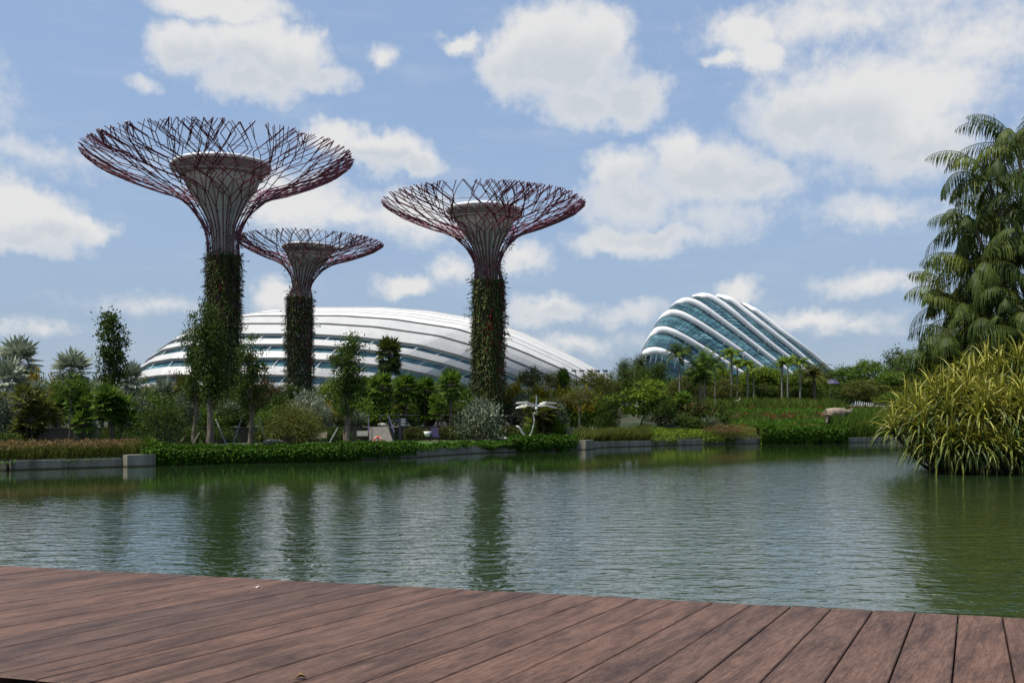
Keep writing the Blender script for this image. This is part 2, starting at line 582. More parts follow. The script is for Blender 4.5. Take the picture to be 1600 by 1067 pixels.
    n1 = noise_node(nt, 1.0, 3, .55, stretch=(1.5, 2.9, 1), dist=.4)
    n2 = noise_node(nt, 1.0, 2, .5, stretch=(4.2, 8.0, 1), dist=.3)
    n3 = noise_node(nt, .09, 2, .5)

    def math_(op, a, b, c=None):
        n = nt.nodes.new('ShaderNodeMath')
        n.operation = op
        for i, q in enumerate((a, b, c)):
            if q is None:
                continue
            if isinstance(q, (int, float)):
                n.inputs[i].default_value = q
            else:
                L(q, n.inputs[i])
        return n.outputs[0]
    h = math_('MULTIPLY_ADD', n2, .22, n1)
    # a breeze ruffles the open water; the strip under the far bank lies calmer
    sep = nt.nodes.new('ShaderNodeSeparateXYZ')
    tc = nt.nodes.new('ShaderNodeTexCoord')
    L(tc.outputs['Object'], sep.inputs[0])
    mr = nt.nodes.new('ShaderNodeMapRange')
    mr.interpolation_type = 'SMOOTHSTEP'
    yy = math_('MULTIPLY_ADD', sep.outputs[0], -.95, sep.outputs[1])
    L(yy, mr.inputs[0])
    mr.inputs['From Min'].default_value, mr.inputs['From Max'].default_value = 48, 30
    mr.inputs['To Min'].default_value, mr.inputs['To Max'].default_value = .07, 1.0
    amp = math_('MULTIPLY', mr.outputs[0], math_('MULTIPLY_ADD', n3, 1.2, .4))
    h = math_('MULTIPLY', h, amp)
    b = nt.nodes.new('ShaderNodeBump')
    b.inputs['Strength'].default_value, b.inputs['Distance'].default_value = 1.0, .038
    L(h, b.inputs['Height'])
    L(b.outputs[0], p.inputs['Normal'])
    p.inputs['Coat Weight'].default_value, p.inputs['Coat IOR'].default_value, p.inputs['Coat Roughness'].default_value = .45, 1.33, .04
    L(b.outputs[0], p.inputs['Coat Normal'])
    struct(w.build('water', m))


build_ground()


def build_deck():
    A, B = np.array([-3.33, 6.25]), np.array([2.45, 4.60])
    d = unit(B - A)
    g = Geo()
    zt = 1.45
    wpl = .195
    r = random.Random(3)

    def ang(s):                       # the planks fan slightly along the curved walk
        return R_(np.interp(s, [-6, 1, 3.4, 6.0, 9], [40, 38, 33, 25, 19]))
    s = -5.0
    while s < 10:
        gap = .007
        p0, p1 = A + d * (s + gap / 2), A + d * (s + wpl - gap / 2)
        a0, a1 = ang(s), ang(s + wpl)
        dirs = [np.array([math.sin(a), math.cos(a)]) for a in (a0, a1)]
        dz = r.uniform(-.0015, .0015)
        nrm = np.array([-d[1], d[0]])

        def end(p, di, w):            # w metres in from the lake edge
            return p - di * (w / max(.3, abs(di @ nrm)))
        wid = 2.2
        e = .004
        jag = r.uniform(-.006, .006)
        pts = []
        for (w, zz, sh) in ((-jag, zt - .045, 0), (-jag, zt - e, 0), (-jag + e, zt, e)):
            pts.append((end(p0 + d * sh, dirs[0], w), end(p1 - d * sh, dirs[1], w), zz + dz))
        rows = np.linspace(.05, wid - e, 7)
        for w in rows:
            pts.append((end(p0 + d * e, dirs[0], w), end(p1 - d * e, dirs[1], w), zt + dz))
        pts.append((end(p0, dirs[0], wid), end(p1, dirs[1], wid), zt - e + dz))
        pts.append((end(p0, dirs[0], wid), end(p1, dirs[1], wid), zt - .045 + dz))
        G = np.array([[[a[0], a[1], z], [b[0], b[1], z]] for a, b, z in pts])
        # side faces
        V = []
        for row in G:
            V.append([row[0] - np.array([d[0] * e, d[1] * e, e]), row[0], row[1], row[1] + np.array([d[0] * e, d[1] * e, -e])])
        G4 = np.array(V)
        low = G4[:, [0, 3]].copy()
        low[:, :, 2] = zt - .045
        full = np.concatenate([low[:, :1], G4, low[:, 1:]], 1)
        full = np.concatenate([full[1:-1]], 0)
        g.grid(full[:, ::-1], tint=r.random())
        s += wpl
    m, nt, p = new_mat('deck_wood')
    L = nt.links.new
    a = nt.nodes.new('ShaderNodeAttribute')
    a.attribute_name = 'tint'
    tc = nt.nodes.new('ShaderNodeTexCoord')
    # run the grain along the planks (about 30 degrees from the view axis), shifted plank by plank
    mp = nt.nodes.new('ShaderNodeMapping')
    mp.inputs['Rotation'].default_value = (0, 0, R_(31))
    L(tc.outputs['Object'], mp.inputs[0])
    cb = nt.nodes.new('ShaderNodeCombineXYZ')
    mu = nt.nodes.new('ShaderNodeMath')
    mu.operation = 'MULTIPLY'
    L(a.outputs['Fac'], mu.inputs[0])
    mu.inputs[1].default_value = 37.0
    L(mu.outputs[0], cb.inputs[1])
    L(mu.outputs[0], cb.inputs[2])
    va = nt.nodes.new('ShaderNodeVectorMath')
    L(mp.outputs[0], va.inputs[0])
    L(cb.outputs[0], va.inputs[1])

    def nz(scale, st, det, rough=.6, dist=0., src=None):
        k = nt.nodes.new('ShaderNodeVectorMath')
        k.operation = 'MULTIPLY'
        L(src or va.outputs[0], k.inputs[0])
        k.inputs[1].default_value = st
        n = nt.nodes.new('ShaderNodeTexNoise')
        n.inputs['Scale'].default_value, n.inputs['Detail'].default_value, n.inputs['Roughness'].default_value, n.inputs['Distortion'].default_value = scale, det, rough, dist
        L(k.outputs[0], n.inputs['Vector'])
        return n.outputs['Fac']
    grain = nz(1.0, (95, 7, 1), 8, .72, .4)
    blot = nz(1.0, (9, 1.5, 1), 9, .74, .5)
    crack = nz(1.0, (34, 80, 1), 4, .7, 1.4)
    base = ramp(nt, grain, [(.28, (.045, .021, .013)), (.5, (.110, .060, .040)), (.75, (.182, .110, .079))])
    dark = ramp(nt, blot, [(.42, (1, 1, 1)), (.52, (.70, .67, .66)), (.62, (.37, .335, .345))])
    pl = ramp(nt, a.outputs['Fac'], [(0, (.78, .76, .78)), (.5, (1, .97, .95)), (1, (1.12, 1.05, .98))])
    ck = ramp(nt, crack, [(.36, (.38, .34, .34)), (.46, (1, 1, 1))])

    def mul(x, y, f=1.0):
        q = nt.nodes.new('ShaderNodeMix')
        q.data_type, q.blend_type = 'RGBA', 'MULTIPLY'
        q.inputs[0].default_value = f
        L(x, q.inputs[6])
        L(y, q.inputs[7])
        return q.outputs[2]
    col = mul(mul(mul(base, dark), pl), ck, .75)
    L(col, p.inputs['Base Color'])
    p.inputs['Roughness'].default_value = .62
    p.inputs['Specular IOR Level'].default_value = .35
    ad = nt.nodes.new('ShaderNodeMath')
    ad.operation = 'ADD'
    L(grain, ad.inputs[0])
    L(crack, ad.inputs[1])
    bump(nt, p, ad.outputs[0], .45, .004)
    struct(g.build('deck', m))
    # beams beneath, and the lower walk on which one sits
    b = Geo()
    c0 = (A + B) / 2
    rz = math.atan2(d[1], d[0])
    nrm = np.array([-d[1], d[0]])
    for w in (.25, 1.1, 1.9):
        c = c0 - nrm * w
        b.box((c[0], c[1], zt - .17), (22, .12, .24), rz)
    struct(b.build('deck_beam', M['bark']))
    f = Geo()
    c = c0 - nrm * 2.172
    f.box((c[0], c[1], zt - .395), (22, .05, .69), rz)
    struct(f.build('deck_fascia', M['wall_brown']))
    q = Geo()
    c = c0 - nrm * 9.3
    q.box((c[0], c[1], .45), (60, 13.4, .6), rz)
    struct(q.build('promenade', M['concrete_dark']))


build_deck()


# ------------------------------------------------------------------ concrete bank walls
def build_walls():
    def wall(x0, x1, top, label, th=.3, drop=.0, step=2.6):
        xs_ = np.linspace(x0, x1, 40)
        pts = np.stack([xs_, bank(xs_)], -1)
        seg = np.concatenate([[0], np.cumsum(np.linalg.norm(np.diff(pts, axis=0), axis=1))])
        n = max(1, int(round(seg[-1] / step)))
        root = thing('retaining_wall', label, 'wall', (pts[0][0], pts[0][1], 0), group=None)
        o0 = np.array([pts[0][0], pts[0][1], 0])
        for i in range(n):
            a = np.array([np.interp(seg[-1] * i / n, seg, pts[:, k]) for k in (0, 1)])
            b = np.array([np.interp(seg[-1] * (i + 1) / n, seg, pts[:, k]) for k in (0, 1)])
            dd = unit(b - a)
            ln = np.linalg.norm(b - a) - .03
            nn = np.array([dd[1], -dd[0]])
            c = (a + b) / 2 + nn * (th / 2)
            g = Geo()
            g.box(np.array([c[0], c[1], (top - .5) / 2 + random.uniform(-.008, .008)]) - o0, (ln, th, top + .5), math.atan2(dd[1], dd[0]))
            g.build('wall_panel', WALL, root)
        return root
    m, nt, p = new_mat('bank_concrete')
    L = nt.links.new
    f1 = noise_node(nt, 1.6, 6, .65, stretch=(1, 1, .18))
    f2 = noise_node(nt, 5, 4)
    tc = nt.nodes.new('ShaderNodeTexCoord')
    sp = nt.nodes.new('ShaderNodeSeparateXYZ')
    L(tc.outputs['Object'], sp.inputs[0])
    base = ramp(nt, f1, [(.3, (.07, .063, .046)), (.55, (.19, .176, .14)), (.75, (.27, .255, .212))])
    wet = ramp(nt, sp.outputs[2], [(0.0, (.25, .22, .14)), (.05, (.35, .28, .16)), (.09, (1, 1, 1))])
    mx = nt.nodes.new('ShaderNodeMix')
    mx.data_type, mx.blend_type = 'RGBA', 'MULTIPLY'
    mx.inputs[0].default_value = 1
    L(base, mx.inputs[6])
    L(wet, mx.inputs[7])
    L(mx.outputs[2], p.inputs['Base Color'])
    p.inputs['Roughness'].default_value = .85
    bump(nt, p, f2, .3, .02)
    WALL = m
    wall(-75, -19.9, .44, 'low grey concrete bank wall under the brown reeds at the left', .35)
    wall(-19.8, -18.7, .60, 'taller pale concrete end block where the left bank wall meets the hedge', .7)
    wall(-18.6, 5.2, .50, 'long concrete bank wall half hidden under the trailing hedge')
    wall(5.25, 6.1, .74, 'pale concrete end block right of the dragonfly hedge', .6)
    wall(6.3, 24.5, .50, 'concrete bank wall with stains below the grass in the middle right')
    wall(33.3, 45, .52, 'short concrete bank wall between the right hedge and the striped screw pine', .35)
    # the dark terrace wall behind the lawn
    for x0, x1, lb in ((-70, -12.6, 'long low brown terrace wall left of the garden steps'), (-9.9, 3.6, 'low brown terrace wall right of the garden steps')):
        g = Geo()
        pr = []
        for x in np.linspace(x0, x1, 60):
            y = terr(x)
            pr.append([[x, y - .02, .3], [x, y - .02, 1.69], [x, y - .06, 1.695], [x, y - .06, 1.79], [x, y + .3, 1.79], [x, y + .3, 1.6]])
        g.grid(np.array(pr)[:, ::-1])
        tag(g.build('terrace_wall', M['wall_brown']), lb, 'wall')


build_walls()


# ------------------------------------------------------------------ the long low conservatory
def glass_mat(name, c1, c2, c3, scale, stretch, rough=.08):
    m, nt, p = new_mat(name)
    f = noise_node(nt, scale, 5, .65, stretch=stretch)
    col = ramp(nt, f, [(.32, c1), (.5, c2), (.68, c3)])
    a = nt.nodes.new('ShaderNodeAttribute')              # every pane differs a little
    a.attribute_name = 'tint'
    mx = nt.nodes.new('ShaderNodeMix')
    mx.data_type, mx.blend_type = 'RGBA', 'MULTIPLY'
    mx.inputs[0].default_value = 1.0
    nt.links.new(col, mx.inputs[6])
    nt.links.new(ramp(nt, a.outputs['Fac'], [(0, (.45, .5, .55)), (.5, (1, 1, 1)), (1, (1.5, 1.4, 1.35))]), mx.inputs[7])
    nt.links.new(mx.outputs[2], p.inputs['Base Color'])
    p.inputs['Roughness'].default_value = rough
    p.inputs['Specular IOR Level'].default_value = .7
    return m


def build_flower_dome():
    root = thing('conservatory', 'long low white banded conservatory behind the three steel trees', 'conservatory', (-45, 300, 1.7))
    O = np.array([-45, 300, 1.7])
    fx = np.array([250, 256, 268, 284, 305, 340, 380, 430, 480, 560, 640, 740, 800, 850, 900, 950, 990, 1010])
    ff = np.array([0, .26, .52, .67, .80, .93, .985, 1, 1, 1, .97, .885, .78, .665, .54, .40, .22, 0])
    fu = (fx - 250) / 760
    th_x = np.array([0, 10, 20, 30, 40, 50, 57, 70, 90, 120, 160])
    pL = np.interp
    U = np.linspace(0, 1, 90)
    U = U * U * (3 - 2 * U) * .35 + U * .65

    def pt(th, u, off=0.0):
        l = np.interp(th, th_x, [196, 202, 208, 217, 228, 240, 247, 300, 322, 326, 330])
        r = np.interp(th, th_x, [740, 775, 815, 850, 890, 935, 965, 995, 1010, 1010, 1008])
        px = l + (r - l) * u
        f = np.interp(u, fu, ff)
        if th < 50:                 # the low bands rise more roundly at their left ends
            f = np.where(u < .4, np.maximum(f, 0) ** .9, f)
        X = (px - 800) / F_PX * 292
        a = R_(th)
        rz, ry = 35.3 * f, 45.0 * f
        return np.stack([X, 300 - (ry + off) * np.cos(a), 1.7 + np.maximum((rz + off) * np.sin(a), -.5)], -1) - O

    def solve(py):                  # which slice of the shell passes row py above pixel column 600
        ths = np.linspace(1, 89, 400)
        u0 = (600 - 250) / 760
        q = np.array([pt(t, np.array([u0]))[0] for t in ths]) + O
        rows = HORIZON - (q[:, 2] - EYE) / q[:, 1] * F_PX
        return float(np.interp(-py, -rows[::1], ths)) if rows[0] < rows[-1] else float(np.interp(py, rows[::-1], ths[::-1]))
    roof = mat_noise('roof_white', (.50, .49, .465), (.58, .57, .545), .35, .55, (1, 1, 1), .0)
    fascia = mat_noise('fascia_white', (.38, .375, .365), (.45, .445, .43), .3, .5, (1, 1, .3), .0)
    gl = glass_mat('conservatory_glass', (.012, .045, .055), (.04, .12, .145), (.15, .29, .31), .5, (.35, .2, 2.2))
    dark = M['dark_metal']
    # inner shell: glazing
    t_roof = solve(496.5)
    g = Geo()
    ths = np.linspace(0, t_roof + 2, 26)
    gg = np.array([pt(t, U, -.75) for t in ths]).transpose(1, 0, 2)
    g.grid(gg, tint=np.clip(rng.normal(.45, .2, (gg.shape[0] - 1) * (gg.shape[1] - 1)), 0, 1))
    g.build('glazing', gl, root, smooth=True)
    # roof: long standing sheets, each overlapping the one below
    edges = [t_roof, t_roof + 5, 68, 74, 80, 86, 93, 102, 115, 135, 172]
    for i in range(len(edges) - 1):
        a, b = edges[i], edges[i + 1]
        g = Geo()
        rows = [pt(a, U, -.6 if i == 0 else 0.0), pt(a, U, .3 if i == 0 else .13)] + [pt(a + (b - a) * k, U, (.3 if i == 0 else .13) * (1 - k)) for k in (.33, .66, 1.0)]
        g.grid(np.array(rows).transpose(1, 0, 2))
        g.build('roof_sheet', roof, root)
    # white bands with glass showing between
    bands = [(497.6, 508.6), (510.2, 524.5), (531.5, 540.5), (550.5, 561), (573.5, 586.5), (598, 612)]
    tb = []
    for (y0, y1) in bands:
        a, b = solve(y0), solve(y1)
        tb.append((a, b))
        g = Geo()
        o1, o2 = .1, .35
        rows = [pt(a, U, -.8), pt(a, U, o1), pt((a + b) / 2, U, (o1 + o2) / 2), pt(b, U, o2), pt(b, U, -.8)]
        g.grid(np.array(rows).transpose(1, 0, 2))
        g.build('roof_band', fascia, root)
    # posts and rails across the glass strips
    k = 0
    for (a0, b0), (a1, b1) in zip(tb[:-1], tb[1:]):
        k += 1
        if b0 - a1 < 1.5:
            continue
        g = Geo()
        for u in np.arange(.08, .9, .047):
            p, q = pt(b0, np.array([u]), -.4)[0], pt(a1, np.array([u]), -.4)[0]
            g.tube(np.array([p, q]), .10, 4, cap=False)
        for q in (0.0, 1.0):
            g.tube(pt(b0 * (1 - q) + a1 * q, U[4:-6], -.75), .1, 4, cap=False)
        g.build('mullions', M['white_paint'], root)
    # black edge line under the roof sheet
    g = Geo()
    g.tube(pt(t_roof, U[3:-3], -.1), .14, 4)
    g.build('gutter', dark, root)
    # lugs that hold the roof foot at the right end
    for i, px in enumerate((897, 909, 922, 934, 946)):
        g = Geo()
        c = at(px, 579.5, 262) - O
        g.box(c, (.7, 1.6, .4), .3)
        g.tube(np.array([c + [.3, 0, 0], c + [.8, 3, -1.2]]), .12, 5)
        g.tube(np.array([c + [-.3, 0, .2], c + [-.5, 3, .5]]), .12, 5)
        g.build('roof_bracket', dark, root)
    # the white truss inside the open left end
    g = Geo()
    for (a, b) in (((262, 577), (276, 590)), ((276, 590), (300, 588)), ((262, 577), (290, 574)), ((276, 590), (272, 575)), ((288, 588), (284, 576))):
        g.tube(np.array([at(*a, 281), at(*b, 279)]) - O, .3, 5)
    g.build('end_truss', M['white_paint'], root)


build_flower_dome()


# ------------------------------------------------------------------ the tall leaning conservatory
def build_cloud_dome():
    root = thing('conservatory', 'tall leaning glass conservatory with white shell ribs at the right', 'conservatory', (90, 400, 3))
    O = np.array([90, 400, 3.])
    z2 = lambda L: [(980 + x / 4.706, 440 + y / 4.706) for x, y in L]
    ribs = [
        z2([(96, 640), (104, 560), (122, 512), (190, 490), (262, 500), (345, 538), (480, 612), (600, 690)]),
        z2([(100, 600), (112, 505), (140, 430), (190, 362), (250, 337), (330, 352), (450, 412), (600, 502), (745, 592), (860, 668)]),
        z2([(150, 520), (196, 345), (240, 262), (300, 218), (370, 217), (450, 247), (600, 337), (800, 472), (980, 605), (1070, 675)]),
        z2([(240, 420), (300, 225), (350, 157), (410, 128), (480, 132), (570, 177), (720, 287), (900, 422), (1135, 605), (1230, 680)]),
        z2([(400, 300), (462, 132), (510, 98), (570, 92), (640, 112), (760, 192), (900, 312), (1100, 477), (1250, 590), (1350, 680)]),
        z2([(580, 260), (646, 120), (700, 107), (770, 127), (870, 202), (1050, 342), (1250, 502), (1440, 668), (1460, 690)]),
        z2([(760, 320), (846, 175), (910, 182), (1000, 242), (1150, 362), (1350, 512), (1510, 650), (1545, 690)]),
    ]
    n = 90
    curves = []
    for k, r in enumerate(ribs):
        cp = catmull(r, n)
        Y = 372 + 10.5 * k
        t = np.linspace(0, 1, n)
        yy = Y + 16 * (1 - sstep(0, .35, t)) + 10 * sstep(.55, 1, t)
        P = np.stack([(cp[:, 0] - 800) / F_PX * yy, yy, EYE - (cp[:, 1] - HORIZON) / F_PX * yy], -1) - O
        curves.append(P)
    white = mat_noise('shell_white', (.70, .69, .67), (.78, .77, .75), .3, .4)
    gl = glass_mat('conservatory_glass', (.016, .055, .068), (.05, .135, .16), (.14, .28, .31), .22, (.6, .3, 1.6), .06)
    t = np.linspace(0, 1, n)
    for k, P in enumerate(curves):
        g = Geo()
        w = 1.0 * (1 - .42 * sstep(.35, 1, t))
        T = unit(np.gradient(P, axis=0))
        Nn = unit(np.cross(T, np.array([0, 1.0, 0])))
        Nn = np.where((Nn[:, 2:] < 0) & (t[:, None] > .3), -Nn, Nn)
        c = P - Nn * w[:, None]
        g.tube(c, w, 10, flat=1.5)
        g.build('rib', white, root, smooth=True)
    # glass strips, set back behind each rib, hanging down to the rib in front
    base = curves[0] * np.array([1, 1, 1])
    base = base + np.array([6, -8, 0]) * t[:, None]
    base[:, 2] = -1
    lows = [base] + curves[:-1]
    for k, (lo, hi) in enumerate(zip(lows, curves)):
        T = unit(np.gradient(hi, axis=0))
        Nn = np.cross(T, np.array([0, 1.0, 0]))
        Nn = Nn * np.sign(Nn[:, 2:] + 1e-6)
        top = hi + np.array([0, 2.4, 0]) - np.where(t[:, None] > .15, Nn, 0) * .6
        bot = lo + np.array([0, 2.6, -1.2])
        rows = []
        for q in np.linspace(0, 1, 9):
            mid = top * (1 - q) + bot * q
            mid = mid + np.array([0, -1, .3]) * (1.2 * math.sin(math.pi * q))
            rows.append(mid)
        Gd = np.array(rows)
        g = Geo()
        g.grid(Gd.transpose(1, 0, 2), tint=np.clip(rng.normal(.45, .2, 8 * (n - 1)), 0, 1))
        pane = g.build('glazing', gl, root, smooth=True)
        # thin dark glazing bars
        mu = Geo()
        for i in range(6, n - 3, 2):
            mu.tube(Gd[:, i] + np.array([0, -.1, 0]), .05, 4, cap=False)
        for j in (2, 4, 6):
            mu.tube(Gd[j, 4:-2] + np.array([0, -.1, 0]), .05, 4, cap=False)
        mu.build('glazing_bars', M['dark_metal'], root)
        # white struts that stand the rib off the glass
        for i in range(16, n - 6, 7):
            st = Geo()
            a = hi[i] + np.array([0, -0.5, -1.2])
            b = a + np.array([-.8, .9, -4.4])
            st.tube(np.array([a, b]), .24, 5)
            st.build('strut', M['white_paint'], root)
    # white end panel under the left end of every rib
    for k in range(1, 6):
        P = curves[k]
        i0, i1 = 24, 38
        g = Geo()
        a = P[i0:i1] + np.array([0, 1.6, -1.9])
        b = a + np.array([1.0, .6, -3.2]) * np.linspace(1.15, .55, i1 - i0)[:, None]
        g.grid(np.stack([a, b], 1))
        g.build('end_panel', white, root)
    # the far side, closing the shell down to the ground
    last = curves[-1]
    far = last + np.array([14, 55, 0])
    far[:, 2] = -1
    mid = (last + far) / 2 + np.array([0, 6, 9])
    g = Geo()
    g.grid(np.stack([last + np.array([0, 1.5, -1]), mid, far], 1))
    g.build('glazing', gl, root, smooth=True)
    # cross bridges seen through the lower glass
    for (a, b) in (((1100, 594), (1145, 612)),):
        g = Geo()
        g.tube(np.array([at(*a, 366), at(*b, 366)]) - O, .45, 6)
        g.build('walkway', M['white_paint'], root)


build_cloud_dome()


# ------------------------------------------------------------------ the three steel trees
M['trunk_core'] = mat_noise('trunk_core', (.02, .022, .014), (.05, .05, .03), 2, .9)
M['core_concrete'] = mat_noise('core_concrete', (.38, .36, .30), (.55, .52, .44), .5, .8, (3, 3, .25), .15)
M['core_panel'] = mat_noise('core_panel', (.20, .17, .145), (.27, .23, .20), .6, .7)
M['rib_steel'] = mat_noise('rib_steel', (.10, .016, .036), (.17, .024, .058), 1.5, .45)
M['wire'] = mat_noise('wire', (.12, .11, .11), (.22, .2, .2), 4, .5)
M['clad'] = mat_leaf('clad', (.018, .026, .007), (.052, .072, .016), (.13, .155, .04), .15)
M['clad_grey'] = mat_leaf('clad_grey', (.05, .05, .042), (.11, .115, .09), (.24, .24, .2), .1)


def patchy(x, y, seed):
    r = np.random.default_rng(seed)
    v = 0
    for k in range(6):
        f = r.uniform(.6, 2.6) * (1 + .35 * k)
        a = r.uniform(0, 6.28)
        v = v + np.sin(f * (np.cos(a) * x + np.sin(a) * y) + r.uniform(0, 6.28)) / (1 + .4 * k)
    return v / 3.2


def super_tree(px, D, label, seed, tilt=0.0, lean=0.0, red=1.0, grey=0.0, rim_py=240, flare_py=400, k=1.0, gz=1.7, nrib=40, base_r=None):
    """k: size in pixels against the tallest one; rows are measured in the picture."""
    r = np.random.default_rng(seed)
    mpp = D / F_PX
    root = thing('steel_tree', label, 'tree tower', ((px - 800) * mpp, D, gz))
    zrow = lambda py: EYE + (HORIZON - py) * mpp - gz
    H, zf = zrow(rim_py), zrow(flare_py)
    R = 207 * k * mpp
    rt = 24.5 * k * mpp if base_r is None else base_r * mpp
    # profile of the steel skin: fraction of R against fraction of the flare height
    pr = np.array([.112, .118, .14, .175, .27, .41, .595, .785, .925, .985]) * R
    pr[0] = rt * .98
    pz = zf + (H - zf) * np.array([0, .2, .29, .387, .555, .658, .735, .839, .929, 1.0])
    seglen = np.concatenate([[0], np.cumsum(np.hypot(np.diff(pr), np.diff(pz)))])
    S = seglen / seglen[-1]
    prof = lambda s: (np.interp(s, S, pr), np.interp(s, S, pz))
    tl = math.tan(R_(tilt))

    def P(s, phi, off=0.0):
        rr, zz = prof(np.minimum(s, 1.0))
        ex = np.maximum(s - 1.0, 0) * seglen[-1]
        rr = rr + off + ex * .9
        x, y = rr * np.cos(phi), rr * np.sin(phi)
        tt = np.clip((zz - zf) / (H - zf), 0, 1)
        return np.stack([x - lean * mpp * tt, y, zz + ex * .3 - x * tl * tt], -1)
    # concrete trunk and funnel
    g = Geo()
    zc = lambda f: zf + (H - zf) * f
    cone = [(rt * .62, -1), (rt * .62, zc(-.1)), (rt * .66, zc(.05)), (rt * .72, zc(.3)), (R * .135, zc(.45)), (R * .19, zc(.58)), (R * .245, zc(.68)), (R * .28, zc(.79))]
    g.lathe(cone, 40)
    # flutes: shallow raised strips up the funnel
    for a in np.arange(0, 2 * np.pi, 2 * np.pi / 20):
        pts = np.array([[q[0] * 1.004 * math.cos(a), q[0] * 1.004 * math.sin(a), q[1]] for q in cone[2:]])
        g.tube(pts, .07 * k ** .5, 4, mi=1, cap=False)

    def shear(q):
        for V in q.v:
            tt = np.clip((V[:, 2] - zf) / (H - zf), 0, 1)
            V[:, 2] -= V[:, 0] * tl * tt
            V[:, 0] -= lean * mpp * tt
    shear(g)
    g.build('core', [M['core_concrete'], M['core_panel']], root, smooth=True)
    g = Geo()
    g.lathe([(R * .28, zc(.79)), (R * .30, zc(.795)), (R * .352, zc(.90)), (R * .346, zc(.907)), (.05, zc(.88))], 48)
    shear(g)
    g.build('bowl', M['core_panel'], root, smooth=False)
    g = Geo()
    an = np.linspace(0, 2 * np.pi, 49)
    g.tube(np.stack([R * .354 * np.cos(an), R * .354 * np.sin(an), np.full(49, zc(.909))], -1), .24 * k ** .5, 6)
    shear(g)
    g.build('bowl_rim', M['white_paint'], root, smooth=True)
    # brackets on the bowl
    for a in np.arange(0, 2 * np.pi, 2 * np.pi / 14):
        g = Geo()
        c, s = math.cos(a), math.sin(a)
        q = lambda rr, zz: [R * rr * c, R * rr * s, zc(zz)]
        g.tube(np.array([q(.30, .775), q(.366, .85), q(.366, .90)]), .07, 4)
        g.tube(np.array([q(.30, .775), q(.345, .86)]), .05, 4)
        shear(g)
        g.build('bowl_bracket', M['wire'], root)
    # steel ribs: each stem climbs the trunk, then forks and forks again
    dphi = 2 * np.pi / nrib
    br = .064 * (k ** .35)
    for i in range(nrib):
        g = Geo()
        phi = i * dphi + r.normal(0, .02)

        def run(s0, p0, s1, p1, rad, wig):
            n = max(2, int((s1 - s0) / .075) + 1)
            ss = np.linspace(s0, s1, n)
            pp = np.linspace(p0, p1, n)
            pp[1:-1] += r.normal(0, wig, max(0, n - 2))
            g.tube(P(ss, pp), rad, 5)
        stem0 = np.array([[rt * .98 * math.cos(phi), rt * .98 * math.sin(phi), z] for z in (zf * .6, zf)])
        s1 = r.uniform(.27, .40)
        p1 = phi + r.normal(0, .015)
        pts = np.vstack([stem0, P(np.linspace(.0, s1, 7)[1:], np.linspace(phi, p1, 6))])
        g.tube(pts, br, 6)

        def grow(s_, p_, sg, rad, depth):
            if s_ > .955 or depth > 9:
                return
            ds = r.uniform(.085, .14)
            sn = min(s_ + ds, r.uniform(.975, 1.005))
            if sn > .94:
                sn = r.uniform(.98, 1.005)
            rr = float(prof(min(.5 * (s_ + sn), 1.0))[0])
            pn = p_ + sg * r.uniform(.045, .085) * R / max(rr, .16 * R) * (.55 if rr < .3 * R else 1)
            run(s_, p_, sn, pn, rad, .0)
            grow(sn, pn, -sg if r.random() < .85 else sg, rad * .97, depth + 1)
            if r.random() < (.52 if sn > .45 else .25):
                grow(sn, pn, sg, rad * .9, depth + 1)
        grow(s1, p1, 1, br * .95, 0)
        if r.random() < .75:
            grow(s1, p1, -1, br * .95, 0)
        g.build('steel_rib', M['rib_steel'], root)
    for j, s in enumerate((.3, .42, .52, .62, .72, .82)):
        g = Geo()
        g.tube(P(np.full(73, s), np.linspace(0, 2 * np.pi, 73), -.1), .028, 4, cap=False)
        g.build('wire_ring', M['wire'], root)
    # planted skin of the trunk
    g = Geo()
    g.lathe([(rt * .95, -1.2), (rt * .95, zf * .55), (rt * .92, zf * 1.0)], 32, mi=0)
    n = int(9000 * k)
    zz = r.uniform(0, 1, n) ** .95 * zf * 1.02
    zz = np.where(r.random(n) < .045, zf * (1 + .28 * r.random(n) ** 2), zz)
    ph = r.uniform(0, 2 * np.pi, n)
    pat = patchy(ph * 3.2, zz * .35, seed)
    rad = np.where(zz > zf, np.interp(zz, pz, pr), rt * (1.0 + .13 * np.clip(pat, -1, 1))) + r.uniform(-.05, .2, n)
    C_ = np.stack([rad * np.cos(ph), rad * np.sin(ph), zz], -1)
    out = np.stack([np.cos(ph), np.sin(ph), np.zeros(n)], -1)
    D_ = out * r.uniform(.15, .9, (n, 1)) + np.array([0, 0, -1.0]) * r.uniform(.3, 1.2, (n, 1)) + r.normal(0, .35, (n, 3))
    Nn = out + np.array([0, 0, .8]) + r.normal(0, .3, (n, 3))
    tint = np.clip(.38 + .38 * patchy(ph * 5, zz * .22, seed + 1) + r.normal(0, .2, n), 0, .84)
    mi = np.where(r.random(n) < grey * np.clip(.5 + patchy(ph * 4, zz * .8, seed + 4), 0, 1), 2, 1)
    g.leaves(C_, D_, Nn, r.uniform(.25, .7, n), r.uniform(.08, .2, n), tint, mi)
    # long hanging strands
    m = int(700 * k)
    ph = r.uniform(0, 2 * np.pi, m)
    z0 = r.uniform(.12, 1.0, m) * zf
    out = np.stack([np.cos(ph), np.sin(ph), np.zeros(m)], -1)
    Cc = out * (rt + r.uniform(.1, .25, (m, 1))) + np.stack([0 * z0, 0 * z0, z0], -1)
    g.leaves(Cc, np.array([0, 0, -1.0]) + out * .03 + r.normal(0, .03, (m, 3)), out, r.uniform(.8, 2.4, m), r.uniform(.05, .14, m), np.clip(r.normal(.5, .25, m), 0, .84), 1, mid=.3)
    g.build('planting', [M['trunk_core'], M['clad'], M['clad_grey']], root)
    # sprays standing off the trunk
    g = Geo()
